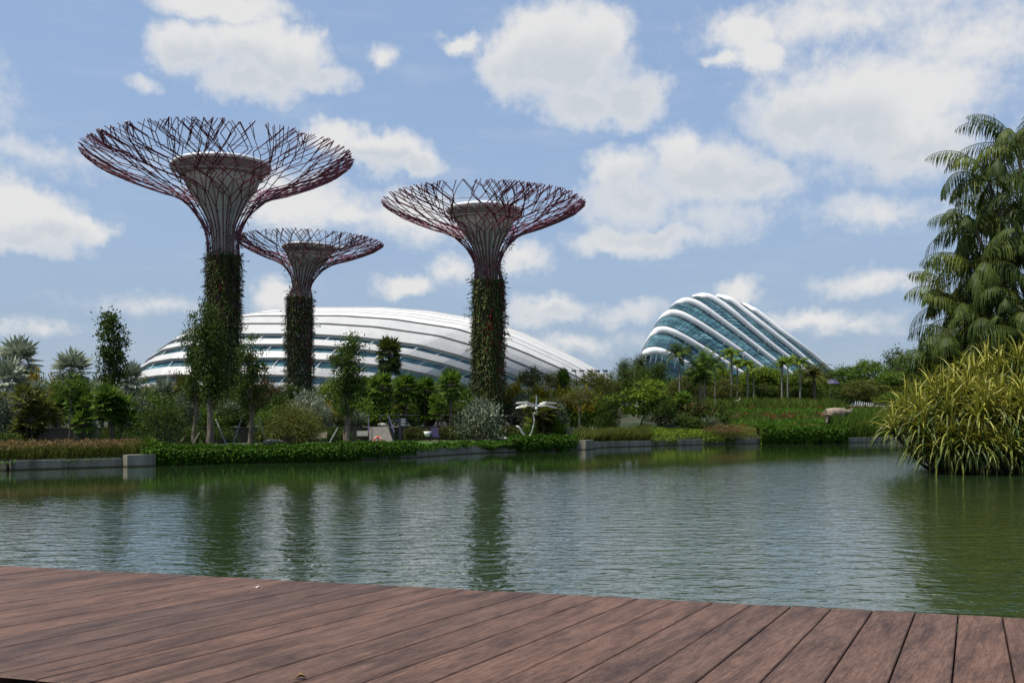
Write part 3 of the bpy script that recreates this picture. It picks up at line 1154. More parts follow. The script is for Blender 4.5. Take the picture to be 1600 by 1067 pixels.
    for q in range(int(150 * k)):
        ph = r.uniform(0, 2 * np.pi)
        z = zf * r.uniform(.1, 1.06)
        o = np.array([math.cos(ph), math.sin(ph), 0])
        L = r.uniform(.35, 1.15)
        b = o * rt + np.array([0, 0, z])
        side = np.array([-o[1], o[0], 0])
        pts = np.array([b, b + o * L * .5 + [0, 0, .08], b + o * L + side * r.normal(0, .25) + [0, 0, -.05 - .2 * r.random()]])
        g.tube(pts, [.03, .022, .012], 4, mi=0, cap=False)
        nl = r.integers(4, 9)
        tt = r.uniform(.3, 1, nl)
        bp = pts[0] + (pts[2] - pts[0]) * tt[:, None] + [0, 0, .05]
        g.leaves(bp, r.normal(0, 1, (nl, 3)) + o * .6, r.normal(0, 1, (nl, 3)), r.uniform(.16, .4, nl), r.uniform(.07, .15, nl), r.uniform(.1, .8, nl), 1)
    g.build('sprays', [M['trunk_core'], M['clad']], root)
    # red blossom, thick on the right hand side
    n = int(1500 * red * k)
    ph = np.where(r.random(n) < .6, r.normal(-.35, .42, n), r.normal(-1.5, .16, n))
    z = zf * np.clip(r.normal(.66, .28, n), .05, 1.25)
    keep = patchy(ph * 3, z * .5, seed + 9) > .0
    ph, z = ph[keep], z[keep]
    n = len(ph)
    rad = rt * np.where(z > zf, np.interp(z, pz, pr) / rt, 1.0) + r.uniform(.08, .45, n) ** 1.3
    out = np.stack([np.cos(ph), np.sin(ph), np.zeros(n)], -1)
    C_ = out * rad[:, None] + np.stack([0 * z, 0 * z, z], -1)
    g = Geo()
    g.leaves(C_, r.normal(0, 1, (n, 3)), r.normal(0, 1, (n, 3)), r.uniform(.12, .3, n), r.uniform(.08, .18, n), r.uniform(0, .84, n))
    g.build('red_blossom', M['flower_red'], root)
    return root


super_tree(349, 110, 'tallest steel tree with a vine covered trunk, leftmost of three', 21, tilt=-1.5, lean=3, red=.55, rim_py=247, flare_py=402, k=1.0, gz=1.7, nrib=34)
super_tree(763, 100, 'middle height steel tree standing alone with red flowers down its trunk', 22, tilt=.0, lean=7, red=1.3, rim_py=319, flare_py=440, k=.779, gz=1.6, nrib=32, base_r=22.5)
super_tree(468, 126, 'shortest steel tree, partly behind the tallest one', 23, tilt=.8, lean=-17, red=.9, grey=.5, rim_py=379, flare_py=465, k=.557, gz=1.7, nrib=30, base_r=19.5)


# ------------------------------------------------------------------ plants: builders at a design size, copied and scaled
PROTO = {}


def proto(name, h, w, parts):
    """parts: list of (part name, Geo, mats, smooth). Kept out of the scene; copies are linked."""
    root = thing(name, link=False)
    for (pn, g, mats, sm) in parts:
        kid(root, g.build(pn, mats, root, smooth=sm, link=False))
    return (root, h, w)


def rand_dirs(r, n, up=0.0):
    d = r.normal(0, 1, (n, 3))
    d[:, 2] += up
    return unit(d)


def broad_tree(name, seed, leaf, bark='bark', h=10., w=7., base=.3, ncl=60, per=60, ls=.34, rtrunk=.18, shape='round', flat=.7, spread=.16, stems=1, leafup=.5, lw=.5):
    r = np.random.default_rng(seed)
    t, g = Geo(), Geo()
    cz, ch = h * (base + (1 - base) / 2), h * (1 - base) / 2
    cents = []
    while len(cents) < ncl:
        q = r.uniform(-1, 1, 3)
        d = np.linalg.norm(q)
        if d > 1 or d < .35 and r.random() < .7:
            continue
        x, y, z = q
        if shape == 'column':
            x, y = q[0] * .9, q[1] * .9
            if abs(q[2]) > .9 and np.hypot(x, y) > .6:
                continue
        if shape == 'umbrella':
            z = abs(z) ** 1.2 * np.sign(z) * .6 + .25 - .35 * (x * x + y * y)
        if shape == 'cone':
            s = (1 - z) / 2 * .95 + .12
            x, y = x * s * 1.3, y * s * 1.3
        lump = 1 + .22 * math.sin(3 * math.atan2(y, x) + seed) * (abs(z) < .7)
        cents.append([x * w / 2 * .86 * lump, y * w / 2 * .86 * lump, cz + z * ch * .9])
    cents = np.array(cents)
    trunks = []
    for k in range(stems):
        a = r.uniform(0, 6.28)
        o = np.array([math.cos(a), math.sin(a), 0]) * (.0 if stems == 1 else .10 * w)
        top = np.array([r.normal(0, .03 * w), r.normal(0, .03 * w), h * (base + (1 - base) * .72)]) + o * 1.6
        n = 9
        tt = np.linspace(0, 1, n)[:, None]
        pts = o * (.35 + .65 * tt) + (top - o) * tt + np.concatenate([r.normal(0, .012 * h, (n, 2)) * (tt > 0), np.zeros((n, 1))], 1)
        pts[0, 2] = -.3
        rad = rtrunk * (1.0 - .72 * tt[:, 0]) / (stems ** .4)
        rad[0] *= 1.35
        t.tube(pts, rad, 8)
        trunks.append((pts, rad))
    sel = cents if ncl < 70 else cents[r.permutation(ncl)[:70]]
    for c in sel:
        pts, rad = trunks[int(r.integers(len(trunks)))]
        zi = np.clip((c[2] - r.uniform(.06, .22) * h), h * base * .75, pts[-1, 2])
        i = int(np.clip(np.searchsorted(pts[:, 2], zi), 1, len(pts) - 1))
        b = pts[i]
        mid = (b + c) / 2 + np.array([0, 0, .04 * h]) + r.normal(0, .02 * w, 3)
        t.tube(np.array([b, mid, c]), [rad[i] * .5, rad[i] * .3, .015], 5, cap=False)
    n = ncl * per
    ci = r.integers(0, ncl, n)
    sz = spread * w * r.uniform(.55, 1.25, ncl)
    off = r.normal(0, 1, (n, 3)) * np.array([.5, .5, .5 * flat])
    P = cents[ci] + off * sz[ci][:, None]
    P[:, 2] = np.maximum(P[:, 2], .05)
    D = rand_dirs(r, n) + unit(off) * .6 - np.array([0, 0, .25])
    Nn = rand_dirs(r, n, leafup * 2)
    ctint = r.uniform(-.14, .14, ncl)
    tint = np.clip(r.normal(.4, .19, n) + ctint[ci], 0, .84)
    g.leaves(P, D, Nn, ls * r.uniform(.6, 1.25, n), ls * lw * r.uniform(.7, 1.2, n), tint)
    return proto(name, h, w, [('trunk', t, M[bark], True), ('crown', g, M[leaf], False)])


def shrub(name, seed, leaf, h=2., w=3., n=2600, ls=.2, lw=.45, ncl=26, droop=0.0, spread=.2, leaf2=None, frac2=0.0, strap=False):
    r = np.random.default_rng(seed)
    t, g = Geo(), Geo()
    th = r.uniform(0, 2 * np.pi, ncl)
    el = np.arcsin(r.uniform(0, 1, ncl) ** .8)
    rad = r.uniform(.55, .86, ncl)
    cents = np.stack([np.cos(th) * np.cos(el) * rad * w / 2, np.sin(th) * np.cos(el) * rad * w / 2, h * (.16 + .72 * np.sin(el) * rad)], -1)
    for c in cents:
        b = np.array([c[0] * .12, c[1] * .12, -.15])
        m = (b + c) / 2 + np.array([c[0] * .05, c[1] * .05, .1 * h])
        t.tube(np.array([b, m, c]), [.035 * h ** .5, .025 * h ** .5, .01], 5, cap=False)
    ci = r.integers(0, ncl, n)
    off = r.normal(0, .5, (n, 3)) * np.array([1, 1, .75])
    sz = spread * w * r.uniform(.6, 1.3, ncl)
    P = cents[ci] + off * sz[ci][:, None]
    P[:, 2] = np.abs(P[:, 2]) + .03
    D = rand_dirs(r, n, -droop) + unit(off) * .8 + np.array([0, 0, .35])
    tint = np.clip(r.normal(.4, .2, n) + r.uniform(-.14, .14, ncl)[ci], 0, .84)
    mi = (r.random(n) < frac2).astype(int) * (P[:, 2] > h * .45)
    g.leaves(P, D, rand_dirs(r, n, .8), ls * r.uniform(.6, 1.3, n), ls * lw * r.uniform(.7, 1.2, n), tint, mi)
    mats = [M[leaf], M[leaf2 or leaf]]
    return proto(name, h, w, [('stem', t, M['bark'], True), ('foliage', g, mats, False)])


def spear_bush(name, seed, leaf, h=2., w=2.4, n=700, lw=.03, arch=.6):
    """bamboo-like or grassy clump of long arching blades"""
    r = np.random.default_rng(seed)
    g, t = Geo(), Geo()
    for i in range(n):
        a = r.uniform(0, 6.28)
        o = r.uniform(0, 1) ** .7
        L = h * r.uniform(.55, 1.05)
        d = np.array([math.cos(a), math.sin(a), 0])
        b = d * o * w * .13 + [0, 0, -.03]
        out = w / 2 * o * r.uniform(.7, 1.1)
        pts = np.array([b + d * out * f ** 1.6 + np.array([0, 0, L * (f - arch * .45 * o * f ** 3)]) for f in (0, .35, .65, .85, 1.0)])
        sd = np.array([-d[1], d[0], 0]) * r.choice([-1, 1])
        sd = unit(sd + d * r.normal(0, .6))
        wd = lw * np.array([.8, 1, .9, .6, .08]) * h * .5 * r.uniform(.7, 1.3)
        G = np.stack([pts - sd * wd[:, None], pts + sd * wd[:, None]], 1)
        g.grid(G, tint=np.clip(r.normal(.4, .2), 0, .84))
    for i in range(14):
        a = r.uniform(0, 6.28)
        t.tube(np.array([[.06 * w * math.cos(a), .06 * w * math.sin(a), -.1], [.14 * w * math.cos(a), .14 * w * math.sin(a), h * .55]]), [.03, .02], 5)
    return proto(name, h, w, [('stem', t, M[leaf], True), ('foliage', g, M[leaf], False)])


def fan(g, r, P, D, U, L, seg=13, arc=125, tint=.4, droop=.15, mi=0):
    D = unit(D)
    S = unit(np.cross(D, U))
    U = np.cross(S, D)
    an = np.radians(np.linspace(-arc, arc, seg))
    d = np.cos(an)[:, None] * D + np.sin(an)[:, None] * S
    ln = L * (.72 + .28 * np.cos(an * .6)) * r.uniform(.9, 1.08, seg)
    wv = ln * np.radians(2 * arc / seg) * .62
    nn = U + S * np.where(np.arange(seg) % 2, .5, -.5)[:, None]
    d2 = unit(d - np.array([0, 0, droop]) + U * .05)
    tq = np.clip(tint + r.normal(0, .1, seg), 0, .84)
    g.leaves(np.broadcast_to(P, (seg, 3)), d2, nn, ln, wv, tq, mi, mid=.6)


def fan_palm(name, seed, leaf, h=8., w=4.5, n=26, trunk=.17, bark='bark_grey', skirt=0, seg=13, pet=.45, stems=1, tint=.42, lowest=-.5, Lf=.30):
    r = np.random.default_rng(seed)
    t, g = Geo(), Geo()
    heads = []
    for k in range(stems):
        a = r.uniform(0, 6.28)
        o = np.array([math.cos(a), math.sin(a), 0]) * (0 if stems == 1 else w * r.uniform(.05, .30))
        hh = h * (1 if k == 0 else r.uniform(.5, .92)) - w * (.36 if stems == 1 else .22)
        pts = np.array([o * .4 + [0, 0, -.3], o * .7 + [0, 0, hh * .5], o + [0, 0, hh]])
        t.tube(catmull(pts, 8), trunk * np.linspace(1.15, .85, 8), 8)
        heads.append((o + [0, 0, hh], o))
    cw = w if stems == 1 else w * .62
    for c, o in heads:
        for i in range(n):
            az = i * 2.399 + r.normal(0, .15)
            el = np.interp(i / n, [0, 1], [1.35, lowest]) + r.normal(0, .1)
            d = np.array([math.cos(az) * math.cos(el), math.sin(az) * math.cos(el), math.sin(el)])
            pl = cw * pet * .5 * r.uniform(.85, 1.1) * 1.1
            e = c + d * pl - np.array([0, 0, .05 * cw * (1 - el)])
            t.tube(np.array([c, (c + e) / 2 + [0, 0, .03], e]), [.035, .028, .022], 4, cap=False)
            up = unit(np.cross(np.cross(d, [0, 0, 1.]), d) + d * .45 + r.normal(0, .25, 3))
            fan(g, r, e, d + np.array([0, 0, -.18]), up, cw * Lf * r.uniform(.85, 1.15), seg, 120, np.clip(tint + r.normal(0, .12), 0, .84), .18)
        for i in range(skirt):
            az = r.uniform(0, 6.28)
            d = np.array([math.cos(az) * .45, math.sin(az) * .45, -1])
            e = c + np.array([math.cos(az), math.sin(az), 0]) * .3 * cw * r.uniform(.5, 1) - [0, 0, .12 * cw + r.uniform(0, .22 * cw)]
            fan(g, r, e, d, np.array([math.cos(az), math.sin(az), .4]), cw * .24, 9, 60, .12, .3)
    return proto(name, h, w, [('trunk', t, M[bark], True), ('crown', g, M[leaf], False)])


def frond(g, t, r, base, az, el, L, bend, ll, npair=26, droop=.4, lw=.05, tint=.4, vee=.4, rr=.03, side=0.0, sw=1.0):
    n = 12
    pts = [np.array(base, float)]
    pitch, a = el, az
    for i in range(n):
        pts.append(pts[-1] + np.array([math.cos(a) * math.cos(pitch), math.sin(a) * math.cos(pitch), math.sin(pitch)]) * L / n)
        pitch -= bend / n * (.5 + i / n)
        a += side / n
    pts = np.array(pts)
    t.tube(pts, np.linspace(rr, rr * .25, n + 1), 4, cap=False)
    u = np.linspace(.14, 1.0, npair)
    q = np.stack([np.interp(u, np.linspace(0, 1, n + 1), pts[:, k]) for k in range(3)], -1)
    T = unit(np.gradient(q, axis=0))
    S = unit(np.cross(T, np.array([0, 0, 1.0])) + 1e-6)
    N2 = np.cross(S, T)
    ln = ll * np.sin(np.pi * np.clip(.12 + .86 * u, 0, 1)) ** .6 * r.uniform(.88, 1.1, npair)
    for sg in (-1, 1):
        D = unit(S * sg * sw + T * .55 + N2 * vee * r.uniform(.5, 1.2, (npair, 1)) - np.array([0, 0, droop]) + r.normal(0, .09, (npair, 3)))
        M1 = q + D * ln[:, None] * .5
        D2 = unit(D - np.array([0, 0, droop * 1.5]))
        E = M1 + D2 * ln[:, None] * .55
        W = unit(np.cross(D, N2)) * (lw / 2)
        tq = np.clip(tint + r.normal(0, .12, npair), 0, .84)
        g.quads(np.stack([q - W * .5, M1 - W, M1 + W, q + W * .5], 1), tq)
        g.quads(np.stack([M1 - W, E - W * .15, E + W * .15, M1 + W], 1), tq)


def feather_palm(name, seed, leaf, h=9., w=5., n=14, trunk=.12, bark='bark_grey', droop=.5, stems=1, shaft=True, bend=1.5, npair=26, lw=.09):
    r = np.random.default_rng(seed)
    t, g, s = Geo(), Geo(), Geo()
    for k in range(stems):
        a = r.uniform(0, 6.28)
        o = np.array([math.cos(a), math.sin(a), 0]) * (0 if stems == 1 else w * r.uniform(.1, .3))
        hh = h * (1 if k == 0 else r.uniform(.6, .9)) - w * .26
        pts = catmull(np.array([o * .5 + [0, 0, -.3], o * .8 + [r.normal(0, .05), 0, hh * .5], o + [0, 0, hh]]), 8)
        t.tube(pts, trunk * np.linspace(1.2, .8, 8), 8)
        c = o + np.array([0, 0, hh])
        if shaft:
            s.tube(np.array([c - [0, 0, .1 * w], c + [0, 0, .02 * w], c + [0, 0, .08 * w]]), [trunk * .95, trunk * .9, trunk * .5], 8)
            c = c + [0, 0, .05 * w]
        for i in range(n):
            az = i * 2.399 + r.normal(0, .2)
            el = np.interp(i / n, [0, 1], [1.35, .1]) + r.normal(0, .1)
            frond(g, s, r, c, az, el, w * .56 * r.uniform(.85, 1.1), bend * r.uniform(.8, 1.15), w * .15, npair, droop, lw, np.clip(.4 + r.normal(0, .12), 0, .84), .3, .03)
    return proto(name, h, w, [('trunk', t, M[bark], True), ('frond_stalks', s, M[leaf], True), ('crown', g, M[leaf], False)])


def put(pr, px, Y, top, width, label, cat='tree', group=None, base=None, rz=None, x=None, zb=None, depth=None):
    root, h, w = pr
    X = (px - 800) / F_PX * Y
    z0 = float(ground_z(X, Y)) if zb is None else zb
    zt = EYE - (top - HORIZON) / F_PX * Y
    o = copy_tree(root)
    o.location = (X, Y, z0)
    sw = width / F_PX * Y / w
    o.scale = (sw, sw if depth is None else sw * depth, (zt - z0) / h)
    o.rotation_euler = (0, 0, random.uniform(0, 6.28) if rz is None else rz)
    tag(o, label, cat, group)
    return o


P = PROTO
P['bis1'] = fan_palm('silver_fan_palm', 1, 'leaf_silver', h=8, w=5, n=30, trunk=.24, skirt=6, seg=14, pet=.42, tint=.48, Lf=.31)
P['bis2'] = fan_palm('silver_fan_palm', 2, 'leaf_silver', h=6, w=5, n=26, trunk=.24, skirt=3, seg=14, pet=.42, tint=.5, lowest=-.2, Lf=.33)
P['fan1'] = fan_palm('fan_palm', 3, 'palm_leaf', h=8, w=4, n=40, trunk=.2, skirt=26, seg=13, pet=.36, tint=.55, lowest=-.8, Lf=.27, bark='bark')
P['fan2'] = fan_palm('fan_palm_clump', 4, 'leaf_green', h=6, w=5, n=20, trunk=.07, stems=6, seg=11, pet=.5, tint=.4, Lf=.34, bark='bark')
P['fan3'] = fan_palm('fan_palm_clump', 5, 'leaf_olive', h=6, w=5, n=20, trunk=.07, stems=7, seg=11, pet=.5, tint=.35, Lf=.34, bark='bark')
P['fan4'] = fan_palm('fan_palm', 6, 'leaf_green', h=6, w=4, n=32, trunk=.16, skirt=8, seg=12, pet=.42, tint=.4, Lf=.30, bark='bark')
P['fea1'] = feather_palm('feather_palm', 7, 'leaf_green', h=9, w=5, n=15, stems=1)
P['fea2'] = feather_palm('feather_palm', 8, 'leaf_dark', h=9, w=5, n=16, stems=1, bend=2.0, droop=.7)
P['fea3'] = feather_palm('feather_palm_clump', 9, 'leaf_green', h=9, w=6, n=12, stems=4, trunk=.09)
P['fea4'] = feather_palm('royal_palm', 10, 'leaf_lime', h=10, w=4.2, n=15, stems=1, trunk=.17, bend=1.9, droop=.8)
P['date'] = feather_palm('date_palm', 11, 'leaf_olive', h=6, w=6, n=34, stems=1, trunk=.25, bark='bark', shaft=False, bend=1.9, droop=.3)
P['tall'] = broad_tree('slender_tree', 12, 'leaf_dark', 'bark', h=12, w=4, base=.28, ncl=60, per=70, ls=.36, rtrunk=.22, shape='column', spread=.2, flat=.9)
P['paper1'] = broad_tree('paperbark_tree', 13, 'leaf_dark', 'bark_pale', h=10, w=3.6, base=.25, ncl=80, per=90, ls=.26, rtrunk=.34, shape='column', spread=.2)
P['paper2'] = broad_tree('paperbark_tree', 14, 'leaf_dark', 'bark_pale', h=10, w=3., base=.2, ncl=70, per=80, ls=.24, rtrunk=.24, shape='column', spread=.2, stems=2)
P['paper3'] = broad_tree('paperbark_tree', 15, 'leaf_dark', 'bark_pale', h=10, w=3., base=.18, ncl=70, per=70, ls=.24, rtrunk=.27, shape='column', spread=.22, stems=1)
P['umb'] = broad_tree('layered_tree', 16, 'leaf_green', 'bark', h=8, w=5, base=.5, ncl=34, per=80, ls=.28, rtrunk=.12, shape='umbrella', spread=.2, flat=.45)
P['umb2'] = broad_tree('layered_tree', 17, 'leaf_olive', 'bark_grey', h=8, w=5.4, base=.45, ncl=40, per=70, ls=.26, rtrunk=.13, shape='umbrella', spread=.17, flat=.45)
P['rnd1'] = broad_tree('leafy_tree', 18, 'leaf_green', 'bark', h=9, w=7, base=.18, ncl=80, per=64, ls=.36, rtrunk=.2)
P['rnd2'] = broad_tree('leafy_tree', 19, 'leaf_dark', 'bark', h=9, w=7, base=.12, ncl=80, per=64, ls=.38, rtrunk=.2)
P['rnd3'] = broad_tree('leafy_tree', 20, 'leaf_lime', 'bark', h=9, w=7, base=.15, ncl=80, per=60, ls=.36, rtrunk=.2)
P['rnd4'] = broad_tree('leafy_tree', 21, 'leaf_olive', 'bark', h=9, w=7, base=.12, ncl=80, per=64, ls=.34, rtrunk=.2)
P['rnd5'] = broad_tree('spreading_tree', 22, 'leaf_green', 'bark', h=10, w=12, base=.22, ncl=110, per=60, ls=.5, rtrunk=.3, spread=.12, flat=.5)
P['rust'] = broad_tree('rusty_leaved_tree', 23, 'leaf_red', 'bark', h=9, w=7, base=.12, ncl=70, per=60, ls=.36, rtrunk=.18)
P['big'] = broad_tree('big_leaved_tree', 24, 'leaf_lime', 'bark', h=8, w=6, base=.3, ncl=44, per=50, ls=.55, rtrunk=.13, spread=.17, flat=.6, lw=.4)
P['pine'] = broad_tree('feathery_tree', 25, 'leaf_dark', 'bark', h=10, w=6, base=.1, ncl=90, per=70, ls=.5, rtrunk=.2, shape='cone', lw=.13, spread=.16)
P['willow'] = shrub('fine_leaved_shrub', 26, 'leaf_dark', h=5, w=4, n=4200, ls=.3, lw=.22, ncl=44, spread=.22)
P['sil1'] = shrub('silver_shrub', 27, 'leaf_grey', h=3, w=3.4, n=2600, ls=.28, lw=.4, ncl=30, leaf2='leaf_silver', frac2=.35, spread=.24)
P['sil2'] = shrub('silver_shrub', 28, 'leaf_grey', h=3, w=3.4, n=2800, ls=.24, lw=.4, ncl=34)
P['shr1'] = shrub('green_shrub', 29, 'leaf_green', h=3, w=4, n=3000, ls=.28, ncl=34)
P['shr2'] = shrub('dark_shrub', 30, 'leaf_dark', h=3, w=4, n=3000, ls=.28, ncl=34)
P['shr3'] = shrub('lime_shrub', 31, 'leaf_lime', h=3, w=4, n=3000, ls=.24, ncl=34)
P['shr4'] = shrub('red_leaved_shrub', 32, 'leaf_dark', h=3, w=4, n=2600, ls=.34, ncl=30, leaf2='leaf_red', frac2=.35)
P['cass'] = shrub('yellow_flowering_shrub', 33, 'leaf_green', h=3, w=4, n=3400, ls=.28, lw=.55, ncl=32, leaf2='leaf_yellow', frac2=.8)
P['gold'] = shrub('golden_leaved_shrub', 34, 'leaf_gold', h=3, w=3.4, n=2400, ls=.3, ncl=30, leaf2='leaf_yellow', frac2=.12)
P['bam'] = shrub('weeping_bamboo', 35, 'leaf_olive', h=4, w=5, n=9000, ls=.34, lw=.11, ncl=60, droop=1.6, spread=.15)
P['spear'] = spear_bush('spiky_plant', 36, 'leaf_grey', h=1.6, w=2.6, n=240, lw=.05, arch=.7)
P['spearg'] = spear_bush('strap_leaved_plant', 37, 'leaf_green', h=2, w=2.6, n=380, lw=.035, arch=.9)
P['mound'] = shrub('grass_mound', 38, 'reed', h=1.4, w=4, n=6000, ls=.3, lw=.1, ncl=60, spread=.14, leaf2='reed_brown', frac2=.9)
P['flow'] = shrub('purple_flowering_shrub', 39, 'leaf_dark', h=1.2, w=1.5, n=900, ls=.16, lw=.6, ncl=18, leaf2='purple', frac2=.6)
P['bambo'] = broad_tree('bamboo_clump', 40, 'leaf_lime', 'bark', h=9, w=5, base=.04, ncl=80, per=130, ls=.42, rtrunk=.1, shape='column', lw=.34, spread=.2, stems=4)


def planting():
    # --- far left
    put(P['bis1'], 28, 92, 536, 78, 'tall silver fan palm highest at the left edge of the garden', 'palm')
    put(P['bis2'], 12, 84, 566, 66, 'pale silver fan palm below the tallest silver palm at far left', 'palm')
    put(P['bis2'], 58, 80, 600, 52, 'short silver fan palm between the golden shrub and blue grey shrub', 'palm')
    put(P['bis1'], 112, 90, 554, 74, 'silver fan palm between the golden shrubs and the slender dark tree', 'palm')
    put(P['bis1'], 205, 92, 572, 44, 'silver fan palm just right of the slender dark tree', 'palm')
    put(P['bis2'], 160, 84, 592, 54, 'low silver fan palm in front of the slender dark tree trunk', 'palm')
    put(P['bis2'], 256, 82, 596, 54, 'pale silver fan palm under the left end of the long conservatory', 'palm')
    put(P['gold'], 54, 86, 567, 44, 'golden shrub beside the tall silver palm at far left', 'shrub')
    put(P['gold'], 82, 86, 576, 34, 'small golden shrub left of the second silver palm', 'shrub')
    put(P['rust'], 272, 86, 577, 44, 'rusty leaved tree under the open end of the long conservatory', 'tree')
    put(P['tall'], 176, 80, 483, 56, 'slender dark tree standing alone against the sky at left', 'tree')
    put(P['umb'], 110, 62, 574, 66, 'layered green tree with one thin dark trunk above the left reeds', 'tree')
    put(P['sil1'], 40, 70, 596, 60, 'blue grey shrub behind the left fan palm clump', 'shrub')
    put(P['sil2'], 6, 58, 612, 52, 'grey shrub at the left edge above the reeds', 'shrub')
    put(P['fan3'], 48, 57, 606, 74, 'dark olive fan palm clump above the left reeds', 'palm')
    put(P['fan2'], 126, 66, 602, 58, 'green fan palm clump behind the thin trunked layered tree', 'palm')
    put(P['fan2'], 182, 60, 606, 74, 'green fan palm clump in front of the slender dark tree', 'palm')
    put(P['fan2'], 88, 70, 618, 50, 'fan palm clump left of the thin trunked layered tree', 'palm')
    put(P['sil2'], 138, 66, 640, 32, 'small grey shrub above the white boulder at left', 'shrub')
    put(P['sil2'], 222, 72, 606, 52, 'grey leaved shrub right of the left fan palm clumps', 'shrub')
    put(P['willow'], 258, 57, 604, 78, 'dense dark fine leaved shrub by the hedge left of the tallest steel tree', 'shrub')
    put(P['willow'], 226, 62, 640, 44, 'lower dark fine leaved shrub beside the dense one left of the steel trees', 'shrub')
    put(P['sil2'], 290, 74, 600, 44, 'grey leaved shrub between the dense dark shrub and first paperbark', 'shrub')
    put(P['spearg'], 232, 52, 676, 56, 'bright strap leaved plant where the left reeds end', 'plant', rz=0)
    put(P['shr2'], 10, 54, 672, 56, 'dark low shrub in the corner behind the left reeds', 'shrub')
    put(P['fan3'], 296, 80, 590, 44, 'olive fan palm clump behind the first paperbark trunk', 'palm')
    # --- around the tallest steel tree
    put(P['paper1'], 327, 66, 471, 56, 'tallest paperbark tree with a thick pale trunk before the tallest steel tree', 'tree', rz=1.0)
    put(P['paper3'], 303, 70, 478, 38, 'thin paperbark tree left of the tallest steel tree trunk', 'tree', rz=4.0)
    put(P['paper3'], 392, 66, 516, 52, 'leaning paperbark tree right of the tallest steel tree trunk', 'tree', rz=2.4)
    put(P['paper2'], 542, 68, 506, 60, 'twin stemmed paperbark tree by the wooden bench', 'tree', rz=.35)
    put(P['sil2'], 358, 82, 622, 46, 'grey shrub between the two paperbark trunks', 'shrub')
    put(P['rust'], 412, 92, 588, 52, 'dark rusty tree between the tallest and the shortest steel tree', 'tree')
    put(P['rnd2'], 380, 96, 600, 60, 'dark leafy tree behind the leaning paperbark', 'tree')
    put(P['shr2'], 350, 82, 650, 70, 'dark shrub at the foot of the tallest steel tree', 'shrub')
    put(P['shr1'], 416, 78, 640, 50, 'green shrub left of the weeping bamboo', 'shrub')
    put(P['bam'], 460, 66, 616, 100, 'weeping bamboo clump left of the wooden bench', 'plant')
    put(P['sil1'], 478, 84, 601, 56, 'silver shrub at the foot of the shortest steel tree', 'shrub')
    put(P['sil1'], 500, 80, 622, 36, 'small silver shrub right of the weeping bamboo', 'shrub')
    put(P['rnd3'], 518, 96, 588, 56, 'bright lime tree between the shortest steel tree and twin paperbark', 'tree')
    put(P['gold'], 512, 86, 622, 26, 'small golden shrub left of the twin stemmed paperbark', 'shrub')
    put(P['spear'], 556, 82, 636, 50, 'spiky grey plant behind the twin stemmed paperbark', 'plant')
    put(P['fan4'], 572, 92, 592, 46, 'fan palm just right of the twin stemmed paperbark', 'palm')
    put(P['fan1'], 608, 98, 527, 56, 'tall shaggy fan palm before the white bands of the long conservatory', 'palm')
    put(P['fan4'], 596, 90, 586, 54, 'fan palm directly under the tall shaggy fan palm', 'palm')
    put(P['fan4'], 634, 92, 588, 52, 'fan palm to the lower right of the tall shaggy fan palm', 'palm')
    put(P['fan4'], 664, 94, 592, 46, 'fan palm midway between the tall shaggy palm and middle steel tree', 'palm')
    put(P['fan4'], 704, 92, 580, 46, 'dark trunked fan palm left of the middle steel tree', 'palm')
    put(P['shr3'], 584, 90, 647, 44, 'bright lime shrub at the head of the ramp', 'shrub')
    put(P['fan2'], 684, 90, 616, 40, 'light green fan palm clump above the orange cone', 'palm')
    put(P['spearg'], 650, 92, 640, 50, 'strap leaved plant behind the dark signpost', 'plant')
    put(P['shr2'], 724, 94, 640, 40, 'dark shrub left of the silver shrub by the middle steel tree', 'shrub')
    put(P['sil1'], 750, 84, 613, 66, 'large silver shrub before the middle steel tree trunk', 'shrub')
    put(P['shr1'], 728, 100, 600, 40, 'green shrub behind the dark trunked fan palm', 'shrub')
    # dark clipped shrubs along the terrace wall
    clip = [(172, 50, 'dark shrub before the brown terrace wall under the left palms'), (214, 54, 'dark shrub behind the dense fine leaved shrub at left'), (300, 52, 'dark shrub between the first paperbark trunk and the terrace wall'),
            (345, 52, 'dark shrub behind the crossed support poles'), (420, 60, 'dark shrub against the terrace wall left of the wooden bench'), (470, 56, 'dark shrub behind the weeping bamboo'), (524, 56, 'dark shrub against the terrace wall right of the wooden bench'),
            (650, 46, 'dark clipped shrub beside the signpost'), (700, 50, 'dark clipped shrub behind the purple chair'), (716, 56, 'dark clipped shrub right of the purple chair'), (752, 56, 'dark clipped shrub below the large silver shrub'),
            (796, 60, 'dark clipped shrub behind the two pale stone seats'), (832, 50, 'dark clipped shrub behind the curl of the dragonfly stalk')]
    for px, w_, lb in clip:
        Y = 76.0
        for _ in range(6):
            Y = float(np.interp((px - 800) / F_PX * Y, TX, TY)) - 1.6
        put(P['shr4'] if px > 640 else P['shr2'], px, Y, 664, w_, lb, 'shrub', depth=.5, rz=0)
    # --- behind the dragonfly
    put(P['sil2'], 818, 100, 606, 46, 'grey leaved shrub behind the dragonfly wings', 'shrub')
    put(P['rnd4'], 800, 112, 596, 50, 'olive tree right of the middle steel tree trunk', 'tree')
    put(P['umb2'], 832, 106, 566, 54, 'airy olive tree above the dragonfly', 'tree')
    put(P['umb2'], 876, 108, 570, 58, 'airy olive tree above the yellow flowers', 'tree')
    put(P['fan4'], 880, 104, 580, 26, 'small dark fan palm before the yellow flowers', 'palm')
    put(P['cass'], 806, 103, 593, 44, 'yellow flowering shrub nearest the middle steel tree', 'shrub')
    put(P['cass'], 842, 103, 595, 54, 'yellow flowering shrub above the dragonfly', 'shrub')
    put(P['cass'], 880, 102, 597, 60, 'yellow flowering shrub in the middle of the yellow row', 'shrub')
